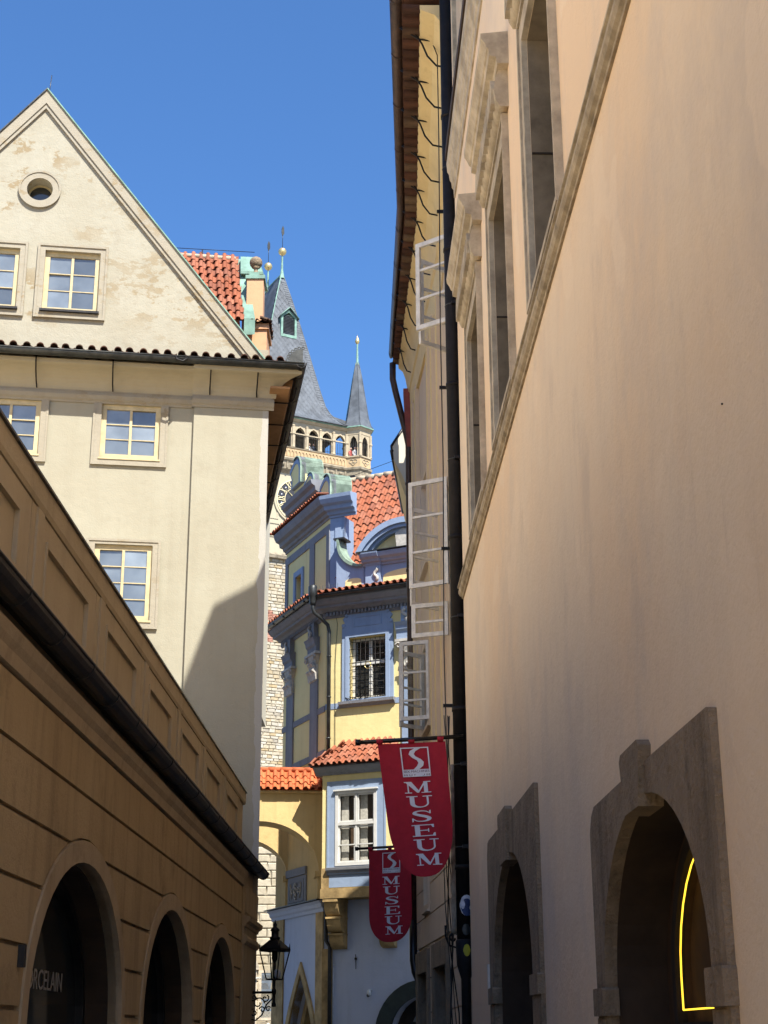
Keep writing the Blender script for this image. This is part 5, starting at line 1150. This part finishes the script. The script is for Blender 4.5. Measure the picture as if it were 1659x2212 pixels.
# corbel frieze with bosses, gallery parapet, arcade
MB().sweep([(bd, 38.2), (bd - .05, 38.2), (.10, 38.45), (.06, 39.0), (-.06, 39.06), (-.10, 39.16), (-.02, 39.22), (1.0, 39.22), (1.0, 38.2)], -7.4, .05).build('corbel_frieze', 'frieze', tow)
for i in range(9):
    x = -.42 - i * .74
    b_ = MB().ball((x, .05, 38.74), .14, 10).build('boss', 'frieze', tow)
    MB().prism([(x + .31, 38.5), (x + .42, 38.5), (x + .42, 39.0), (x + .31, 39.0)], .0, .1).build('corbel', 'frieze', tow)
gal = MB().box(-7.35, 0, 0, .22, 39.22, 39.98).build('gallery_parapet', 'gallery2', tow)
for i in range(28):
    x = -.24 - i * .262
    MB().prism(rect(x - .125, x + .125, 39.32, 39.88), -.055, 0, [[(x - .085, 39.33), (x + .085, 39.33), (x + .085, 39.62), (x + .045, 39.74), (x, 39.79), (x - .045, 39.74), (x - .085, 39.62)]]).build('blind_arch', 'gallery2', gal)
MB().sweep([(.22, 39.96), (-.06, 39.96), (-.09, 40.02), (.25, 40.05)], -7.4, .04).build('parapet_rail', 'gallery', gal)
MB().box(-7.4, 0, -.08, .2, 39.2, 39.28).build('parapet_base', 'gallery', gal)
PER = 1.03
ops = []
for i in range(7):
    c = -.48 - PER * i
    ops.append([(c - .37, 40.06), (c + .37, 40.06), (c + .37, 41.08), (c + .33, 41.30), (c + .2, 41.50), (c, 41.62), (c - .2, 41.50), (c - .33, 41.30), (c - .37, 41.08)])
MB().prism(rect(-7.35, .05, 40.05, 42.0), .06, .30, ops).build('arcade_wall', 'gallery', tow)
for i in range(8):
    x = .035 - PER * i
    cl = MB().lathe([(.13, 40.05), (.13, 40.15), (.10, 40.2), (.095, 40.98), (.14, 41.04), (.14, 41.12), (.11, 41.16), (.105, 41.62), (.14, 41.68), (.02, 41.8)], x, .02, 8).build('column', 'gallery', tow)
for o in ops:
    c = (o[0][0] + o[1][0]) / 2; mb = MB()
    for k in range(5): mb.tube([(c - .28 + .14 * k, .2, 40.05), (c - .28 + .14 * k, .2, 41.5)], .014, 4)
    mb.tube([(c - .37, .2, 41.1), (c + .37, .2, 41.1)], .014, 4).tube([(c - .37, .2, 40.28), (c + .37, .2, 40.28)], .014, 4)
    mb.build('grille', 'zinc', tow)
    MB().prism([(p[0] * 1.12 - c * .12, 40.05 + (p[1] - 40.05) * 1.07) for p in o][2:] , .02, .06, [[(p[0], p[1]) for p in o][2:]]).build('arch_moulding', 'gallery', tow)
MB().box(-6.4, -.9, 1.6, 7.5, 39, 42).box(-7.3, 0, .3, 8.8, 39.0, 39.15).build('gallery_core', 'frieze', tow)
MB().box(-7.3, 0, .3, 8.8, 41.9, 41.98).build('gallery_ceiling', 'dark', tow)
MB().sweep([(.3, 42.0), (-.04, 42.0), (-.06, 42.06), (-.14, 42.10), (-.16, 42.16), (.3, 42.2)], -7.45, .1).build('eave_cornice', 'gallery', tow)
MB().tube([(-7.5, -.18, 42.20), (.15, -.18, 42.20)], .05, 6).build('copper_gutter', 'copper', tow)
for i in range(8): MB().tube([(-.9 - i * .9, .1, 42.3), (-.9 - i * .9, .08, 42.6)], .015, 4).build('lightning_pin', 'zinc', tow)
# hexagonal corner turret
def V2(h, L): return (math.sin(R_(h)) * L, math.cos(R_(h)) * L)
TI = inv(0, 0, TH_)
def loc(wx, wy): p = TI @ Vector((wx, wy, 0)); return (p.x, p.y)
hc = loc(*V2(47, 1.0))
def hexa(r): return [(hc[0] + (loc(*V2(227 - 60 * k, 1))[0]) * r, hc[1] + (loc(*V2(227 - 60 * k, 1))[1]) * r) for k in range(6)]
def hexring(mb, prof): return mb.loft([[(x, y, z) for x, y in hexa(r)] for r, z in prof])
tu = hexring(MB(), [(1.0, 39.24), (1.0, 39.98)]).build('turret_parapet', 'gallery2', tow)
hexring(MB(), [(1.09, 39.97), (1.09, 40.06), (1.0, 40.07)]).build('turret_rail', 'gallery', tu)
hexring(MB(), [(.35, 37.3), (.75, 37.9), (.98, 38.4), (.98, 38.95), (1.10, 39.05), (1.12, 39.2), (1.03, 39.25)]).build('turret_corbel', 'frieze', tu)
hexring(MB(), [(.98, 41.7), (1.0, 42.0), (1.12, 42.10), (1.16, 42.2), (1.1, 42.22)]).build('turret_cornice', 'gallery', tu)
hexring(MB(), [(.55, 39.3), (.55, 41.9)]).build('turret_core', 'dark', tu)
hv = hexa(1.0)
for k in range(6):
    a, b = Vector((*hv[k], 0)), Vector((*hv[(k + 1) % 6], 0)); ex = (b - a).normalized(); ey = Vector((0, 0, 1)).cross(ex)
    Mx = Matrix(((ex.x, ey.x, 0, a.x), (ex.y, ey.y, 0, a.y), (0, 0, 1, 0), (0, 0, 0, 1)))
    c = .5; o = [(c - .27, 40.08), (c + .27, 40.08), (c + .27, 41.05), (c + .18, 41.38), (c, 41.6), (c - .18, 41.38), (c - .27, 41.05)]
    MB(Mx).prism(rect(.02, .98, 40.06, 41.75), .04, .12, [o]).build('turret_arch', 'gallery', tu)
    MB(Mx).lathe([(.12, 40.06), (.09, 40.15), (.085, 40.95), (.13, 41.02), (.13, 41.1), (.09, 41.15), (.09, 41.75)], 0, 0, 8).build('column', 'gallery', tu)
    mb = MB(Mx)
    for q in range(3): mb.tube([(c - .14 + .14 * q, .1, 40.06), (c - .14 + .14 * q, .1, 41.4)], .012, 4)
    mb.build('grille', 'zinc', tu)
    mb = MB(Mx)
    for cx_, cz_ in ((c - .14, 39.68), (c + .14, 39.68)): mb.tube([(cx_ + .15 * math.cos(R_(30 * q)), -.02, cz_ + .13 * math.sin(R_(30 * q))) for q in range(13)], .025, 5)
    mb.tube([(c - .26, -.02, 39.62), (c, -.02, 39.36), (c + .26, -.02, 39.62)], .025, 5).build('heart_tracery', 'gallery', tu)
ts = hexring(MB(), [(1.22, 42.2), (1.02, 42.5), (.84, 43.1), (.62, 44.5), (.36, 46.2), (.10, 47.55), (.02, 47.7)]).build('turret_spire', 'slate', tow)
for k in range(6):
    lv = [(1.22, 42.2), (1.02, 42.5), (.84, 43.1), (.62, 44.5), (.36, 46.2), (.10, 47.55)]
    MB().tube([(*hexa(r + .02)[k], z + .02) for r, z in lv], .022, 5).build('hip_roll', 'copper' if k == 5 else 'slate', ts)
hexring(MB(), [(1.25, 42.18), (1.25, 42.26), (1.1, 42.30)]).build('copper_edge', 'copper', ts)
MB().lathe([(.13, 47.4), (.09, 47.6), (.065, 48.9), (.06, 49.05)], *hc, 8).build('finial_stem', 'copper', ts)
MB().lathe([(.06, 49.05), (.16, 49.2), (.17, 49.32), (.10, 49.48), (.03, 49.66), (.005, 49.8)], *hc, 10).build('finial', 'gold', ts)
# main spire: hipped, bell-cast eaves, covered in slates
SC, SD, RY = -4.0, 2.74, .80
LVL = [(42.22, 3.9), (42.4, 3.6), (42.75, 3.22), (43.2, 2.88), (43.8, 2.60), (44.9, 2.32), (47.9, 1.65), (50.5, 1.05), (52.4, .60), (54.68, .02)]
def wat(z):
    for (z0, w0), (z1, w1) in zip(LVL, LVL[1:]):
        if z0 <= z <= z1: return w0 + (w1 - w0) * (z - z0) / (z1 - z0)
    return 0
def srect(z, e=0): w = wat(z) + e; return [(SC - w, SD - w * RY, z), (SC + w, SD - w * RY, z), (SC + w, SD + 2.58 + w * RY, z), (SC - w, SD + 2.58 + w * RY, z)]
spi = MB().loft([srect(z) for z, w in LVL]).build('spire', 'slate', tow)
sl_ = MB()
random.seed(3)
z = 42.3; row = 0
while z < 53.9:
    w = wat(z); w2 = wat(max(42.22, z - .34)); hw = .19
    nq = int(w / hw) + 1
    for i in range(-nq, nq + 1):
        x = (i + (.5 if row % 2 else 0)) * hw * 2
        if abs(x) > w - .12: continue
        zb = max(42.23, z - .3); zt = z + .3
        yb, ym, yt = SD - wat(zb) * RY - .035, SD - wat(z) * RY - .03, SD - wat(zt) * RY - .01
        t_ = random.uniform(-.006, .006)
        sl_.add([(SC + x, yb + t_, zb), (SC + x + hw * .93, ym, z), (SC + x, yt, zt), (SC + x - hw * .93, ym, z)], [(0, 1, 2, 3)])
    # left face, seen at a slant: plain courses
    for q in range(int((2.58 + 2 * w * RY) / .6)):
        y0 = SD - w * RY + q * .6 + (.3 if row % 2 else 0); xL = SC - w - .02; xb = SC - wat(max(42.23, z - .2)) - .045
        if y0 + .56 > SD + 2.58 + w * RY: continue
        sl_.add([(xb, y0, max(42.23, z - .2)), (xb, y0 + .56, max(42.23, z - .2)), (xL, y0 + .56, z + .05), (xL, y0, z + .05)], [(0, 1, 2, 3)])
    z += .27; row += 1
sl_.build('slates', 'slate', spi, 'stuff')
cor = []
for k, mt_ in ((0, 'copper'), (1, 'slate'), (3, 'copper')):
    MB().tube([Vector(srect(z_, .03)[k]) + Vector((0, 0, .03)) for z_, w in LVL], .04, 5).build('hip_roll', mt_, spi)
edge_sl = MB()                                  # plain bordering slates along the right hip
for i in range(58):
    z_ = 42.5 + i * .2; w = wat(z_); w1_ = wat(z_ + .19)
    edge_sl.add([(SC + w - .34, SD - w * RY - .05, z_), (SC + w, SD - w * RY - .055, z_), (SC + w1_, SD - w1_ * RY - .03, z_ + .19), (SC + w1_ - .34, SD - w1_ * RY - .03, z_ + .19)], [(0, 1, 2, 3)])
edge_sl.build('hip_slates', 'slate', spi, 'stuff')
for dd, cy_ in ((0, SD), (1, SD + 2.58)):
    MB().lathe([(.20, 54.3), (.13, 54.7), (.08, 55.1), (.065, 56.15)], SC, cy_, 8).build('finial_stem', 'copper', spi)
    MB().ball((SC, cy_, 56.52), .31, 14).build('gilt_ball', 'gold', spi)
    MB().tube([(SC, cy_, 56.8), (SC, cy_, 58.4)], .022, 5).prism([(SC - .02, 57.8), (SC + .12, 58.05), (SC + .1, 58.5), (SC, 58.7), (SC - .1, 58.4), (SC - .1, 58.1)], cy_ - .02, cy_ + .02).build('weather_vane', 'zinc', spi)
MB().tube([(SC, SD, 54.68), (SC, SD + 2.58, 54.68)], .07, 6).build('copper_ridge', 'copper', spi)
dy = SD - wat(49.3) * RY
DX = SC + .12
dm = MB().prism([(DX - .62, 49.1), (DX + .62, 49.1), (DX + .62, 50.75), (DX, 51.3), (DX - .62, 50.75)], dy - .10, SD, [[(DX - .46, 49.3), (DX + .46, 49.3), (DX + .46, 50.7), (DX, 51.1), (DX - .46, 50.7)]]).build('spire_dormer', 'copper', spi)
for i in range(14):
    zq = 49.32 + i * .115; hwq = .46 if zq < 50.62 else max(.05, .46 * (51.1 - zq - .1) / .45)
    MB().add([(DX - hwq, dy - .06, zq), (DX + hwq, dy - .06, zq), (DX + hwq, dy + .05, zq + .09), (DX - hwq, dy + .05, zq + .09)], [(0, 1, 2, 3)]).build('louvre', 'slate', dm)
MB().add([(DX - .75, dy - .25, 50.62), (DX, dy - .25, 51.42), (DX, SD, 51.42), (DX - .75, SD - .3, 50.62)], [(0, 1, 2, 3)]).add([(DX + .75, dy - .25, 50.62), (DX, dy - .25, 51.42), (DX, SD, 51.42), (DX + .75, SD - .3, 50.62)], [(0, 1, 2, 3)]).build('dormer_roof', 'slate', dm)
MB().tube([(DX - .75, dy - .26, 50.62), (DX, dy - .26, 51.43), (DX + .75, dy - .26, 50.62)], .045, 5).build('dormer_edge', 'copper', dm)
MB().box(SC + 2.5, SC + 2.8, 1.3, 2.0, 43.0, 44.0).build('hip_flashing', 'copper', spi)
MB().prism([(-1.0, 42.22), (.9, 42.22), (.9, 42.9), (-.9, 43.15)], .5, 1.6).build('turret_saddle', 'slate', tow)

# visitors on the gallery
def person(label, x, y, cloth, s=1.0, turn=0):
    t = thing('person', label, 'person', TX, TY, TH_)
    z0 = 39.16
    t2 = Matrix.Translation((x, y, z0)) @ Matrix.Rotation(turn, 4, 'Z') @ Matrix.Scale(s, 4)
    bm_ = bpy.data.meshes.new('body')
    vs = [(0, 0, .95), (0, 0, 1.15), (0, 0, 1.38), (0, 0, 1.47), (0, -.01, 1.6), (.1, 0, .9), (.1, 0, .5), (.1, .03, .06), (-.1, 0, .9), (-.1, 0, .5), (-.1, .03, .06), (.19, 0, 1.36), (.24, -.05, 1.1), (.16, -.25, 1.0), (-.19, 0, 1.36), (-.24, -.05, 1.1), (-.16, -.25, 1.0), (.1, -.12, .03), (-.1, -.12, .03)]
    es_ = [(0, 1), (1, 2), (2, 3), (3, 4), (0, 5), (5, 6), (6, 7), (7, 17), (0, 8), (8, 9), (9, 10), (10, 18), (2, 11), (11, 12), (12, 13), (2, 14), (14, 15), (15, 16)]
    bm_.from_pydata(vs, es_, [])
    o = bpy.data.objects.new('body', bm_); COL.objects.link(o); o.parent = t; o.matrix_basis = t2
    sk = o.modifiers.new('skin', 'SKIN')
    rad = [.14, .13, .15, .06, .095, .09, .065, .045, .09, .065, .045, .06, .045, .035, .06, .045, .035, .04, .04]
    for i, r in enumerate(rad): bm_.skin_vertices[0].data[i].radius = (r, r * .8)
    bm_.skin_vertices[0].data[0].use_root = True
    o.modifiers.new('sub', 'SUBSURF').levels = 1
    bm_.materials.append(M[cloth])
    MB(t2).ball((0, -.02, 1.62), .105, 10).tube([(-.02, -.13, 1.62), (-.0, -.14, 1.6)], .015, 5).build('head', 'skin', t)
    MB(t2).lathe([(.10, 1.60), (.115, 1.65), (.10, 1.71), (.03, 1.745)], 0, .01, 10).build('hair', 'cloth_a', t)
    return t
person('visitor in red top leaning on the turret rail beside the slate turret', .30, -.02, 'cloth_b', .95, .5)
person('visitor in white shirt standing in the first turret arch', .62, -.12, 'cloth_c', 1.0, .2)
person('visitor in dark clothes looking out of the turret corner arch', 1.28, .18, 'cloth_a', .98, .9)
person('visitor in white behind the third gallery arch grille', -2.62, .62, 'cloth_c', .95)
person('visitor in dark jacket behind the third gallery arch grille', -2.25, .66, 'cloth_a', 1.0)

# ================================================================== tiled house rising behind the gable
tl = thing('tiled_house', 'higher red tiled roof with copper parapet and stone ball pier behind the gable', 'house', -3.2, 29.0, 81.5)
TLI = inv(-3.2, 29.0, 81.5)
A_, B_, C_, D_ = Vector((-4.9, 29.0, 17.36)), Vector((-3.14, 29.05, 17.24)), Vector((-2.83, 27.95, 15.3)), Vector((-4.6, 27.9, 15.4))
rt = MB(TLI).add([A_, B_, C_, D_], [(0, 1, 2, 3)]).add([A_ + Vector((0, .01, 0)), B_ + Vector((0, .01, 0)), B_ + Vector((0, 3, -2)), A_ + Vector((0, 3, -2))], [(0, 1, 2, 3)]).build('roof', 'tile', tl)
tmt = tile_mesh('tiled_house_tile', .165, .34, 'tile')
ex = (TLI @ C_ - TLI @ D_); ey = (TLI @ A_ - TLI @ D_)
tiles(rt, tmt, TLI @ (D_ + Vector((.02, -.02, 0))), ex, ey, .165, .262, 11, 9, dz=.03)
MB(TLI).tube([A_ + Vector((0, 0, .05)), B_ + Vector((0, 0, .05))], .06, 6).build('ridge', 'sand', rt)
MB(TLI).tube([A_ + Vector((0, 0, .22)), B_ + Vector((.4, 0, .22))], .008, 4).tube([Vector((-3.85, 29, 17.28)), Vector((-3.85, 29, 17.5))], .012, 4).build('lightning_wire', 'zincdark', rt)
MB(TLI).add([B_ + Vector((.02, .0, .06)), B_ + Vector((.20, 0, .06)), C_ + Vector((.24, 0, .06)), C_ + Vector((.02, 0, .06)), B_ + Vector((.02, .0, -.3)), B_ + Vector((.20, 0, -.3)), C_ + Vector((.24, 0, -.3)), C_ + Vector((.02, 0, -.3))], [(0, 1, 2, 3), (1, 5, 6, 2), (0, 4, 5, 1), (3, 2, 6, 7)]).build('copper_verge', 'copper', tl)
MB(TLI).loft([[Vector((-3.02, 28.9, 17.28)), Vector((-2.66, 28.9, 17.26)), Vector((-2.60, 29.4, 17.26)), Vector((-3.0, 29.4, 17.28))], [Vector((-2.98, 28.6, 16.78)), Vector((-2.52, 28.6, 16.76)), Vector((-2.46, 29.4, 16.76)), Vector((-2.96, 29.4, 16.78))], [Vector((-2.98, 28.6, 16.72)), Vector((-2.52, 28.6, 16.70)), Vector((-2.46, 29.4, 16.70)), Vector((-2.96, 29.4, 16.72))]]).build('copper_cap', 'copper', tl)
MB(TLI).box(-2.94, -2.62, 28.75, 29.3, 15.0, 16.72).build('parapet_wall', 'pale', tl)
pr_ = MB(TLI).box(-2.80, -2.46, 28.2, 28.54, 15.0, 16.40).build('pier', 'ochre', tl)
M['pierpl'] = plaster('salmon_plaster', (.62, .36, .20), (.58, .33, .18), None, 2, .3, .3, bmp=.2)
pr_.data.materials[0] = M['pierpl']
MB(TLI).box(-2.83, -2.43, 28.17, 28.57, 16.38, 16.46).box(-2.76, -2.56, 28.24, 28.5, 16.46, 16.56).build('pier_cap', 'copper', pr_)
bc = TLI @ Vector((-2.64, 28.37, 16.86))
MB().lathe([(.09, 16.5), (.10, 16.56), (.045, 16.62), (.04, 16.70), (.09, 16.73)], bc.x, bc.y, 12).ball((bc.x, bc.y, 16.84), .135, 16).build('stone_ball', 'portal', pr_)
pcn = MB(TLI).box(-2.80, -2.36, 28.1, 28.9, 14.2, 15.30).box(-2.80, -2.32, 28.06, 28.9, 15.18, 15.30).build('pier_base', 'ochre', tl); pcn.data.materials[0] = M['pierpl']
tmp_ = tile_mesh('pier_tile', .10, .22, 'darktile')
pe_ = MB(TLI).add([Vector((-2.86, 28.0, 15.30)), Vector((-2.28, 28.0, 15.30)), Vector((-2.36, 28.25, 15.44)), Vector((-2.84, 28.25, 15.44))], [(0, 1, 2, 3)]).build('pier_coping', 'darktile', tl)
tiles(pe_, tmp_, TLI @ Vector((-2.84, 27.97, 15.31)), TLI.to_3x3() @ Vector((1, 0, 0)), TLI.to_3x3() @ Vector((0, .25, .14)), .10, .2, 6, 1, dz=.01)
tiles(pe_, tmp_, TLI @ Vector((-2.29, 28.0, 15.31)), TLI.to_3x3() @ Vector((0, 1, 0)), TLI.to_3x3() @ Vector((-.25, 0, .14)), .10, .2, 9, 1, dz=.01)
MB(TLI).box(-4.9, -2.6, 28.6, 33, 8, 15.35).build('wall', 'pale', tl)

# ================================================================== sunlit stone building beyond the arches
stn = thing('stone_building', 'sunlit pale ashlar building with carved gothic pier beyond the arches', 'building', -4.6, 60, 85)
cor_ = MB().box(-9, 2.2, .1, 6, 0, 9.4).build('wall', 'mortar', stn)
random.seed(5)
z = 0; row = 0
while z < 9.3:
    h = random.uniform(.28, .36); x = -1.9 - (row % 2) * .3
    while x < 2.1:
        w = random.uniform(.5, .95)
        put('block', random.choice(mats['block']), cor_, Matrix.Translation((x + w / 2, .06, z + h / 2)) @ Matrix.Diagonal((w * .995, .12, h * .985, 1)))
        x += w
    z += h; row += 1
gp = MB().box(-.55, -.25, -.35, .1, 0, 4.0).build('buttress', 'sand2', stn)
MB().prism([(-.62, 4.0), (-.18, 4.0), (-.18, 4.1), (-.40, 4.6), (-.62, 4.1)], -.42, .1).build('buttress_cap', 'sand2', gp)
for k in range(5): MB().tube([(-.55 + .1 * k + .04 * math.cos(i * .9), -.42, 3.65 + .05 * math.sin(i * .9) + .012 * i) for i in range(8)], .02, 5).build('crocket', 'stucco', gp)
nw = MB().prism(rect(-.2, .5, 2.2, 4.0), -.02, .1, [rect(-.08, .38, 2.3, 3.9)]).build('niche', 'sand2', stn)
MB().box(-.08, .38, .0, .04, 2.3, 3.9).build('pane', 'pane', nw)
rl = MB().box(-.2, .6, -.06, .1, 1.55, 2.15).build('relief_panel', 'frieze', stn)
for k in range(14): MB().ball((-.12 + random.random() * .65, -.08, 1.62 + random.random() * .45), .07, 8).build('relief_knot', 'stucco', rl)
MB().prism([(.75, 4.6), (1.35, 4.6), (1.35, 5.4), (.9, 5.15)], -.5, .1).box(.78, 1.4, -.4, .1, 4.0, 4.6).build('canopy', 'portal', stn)
MB().prism([(.5, .9), (1.5, .9), (1.5, 1.5), (1.2, 1.6)], -.6, .1).build('stall_roof', 'stickerw', stn)
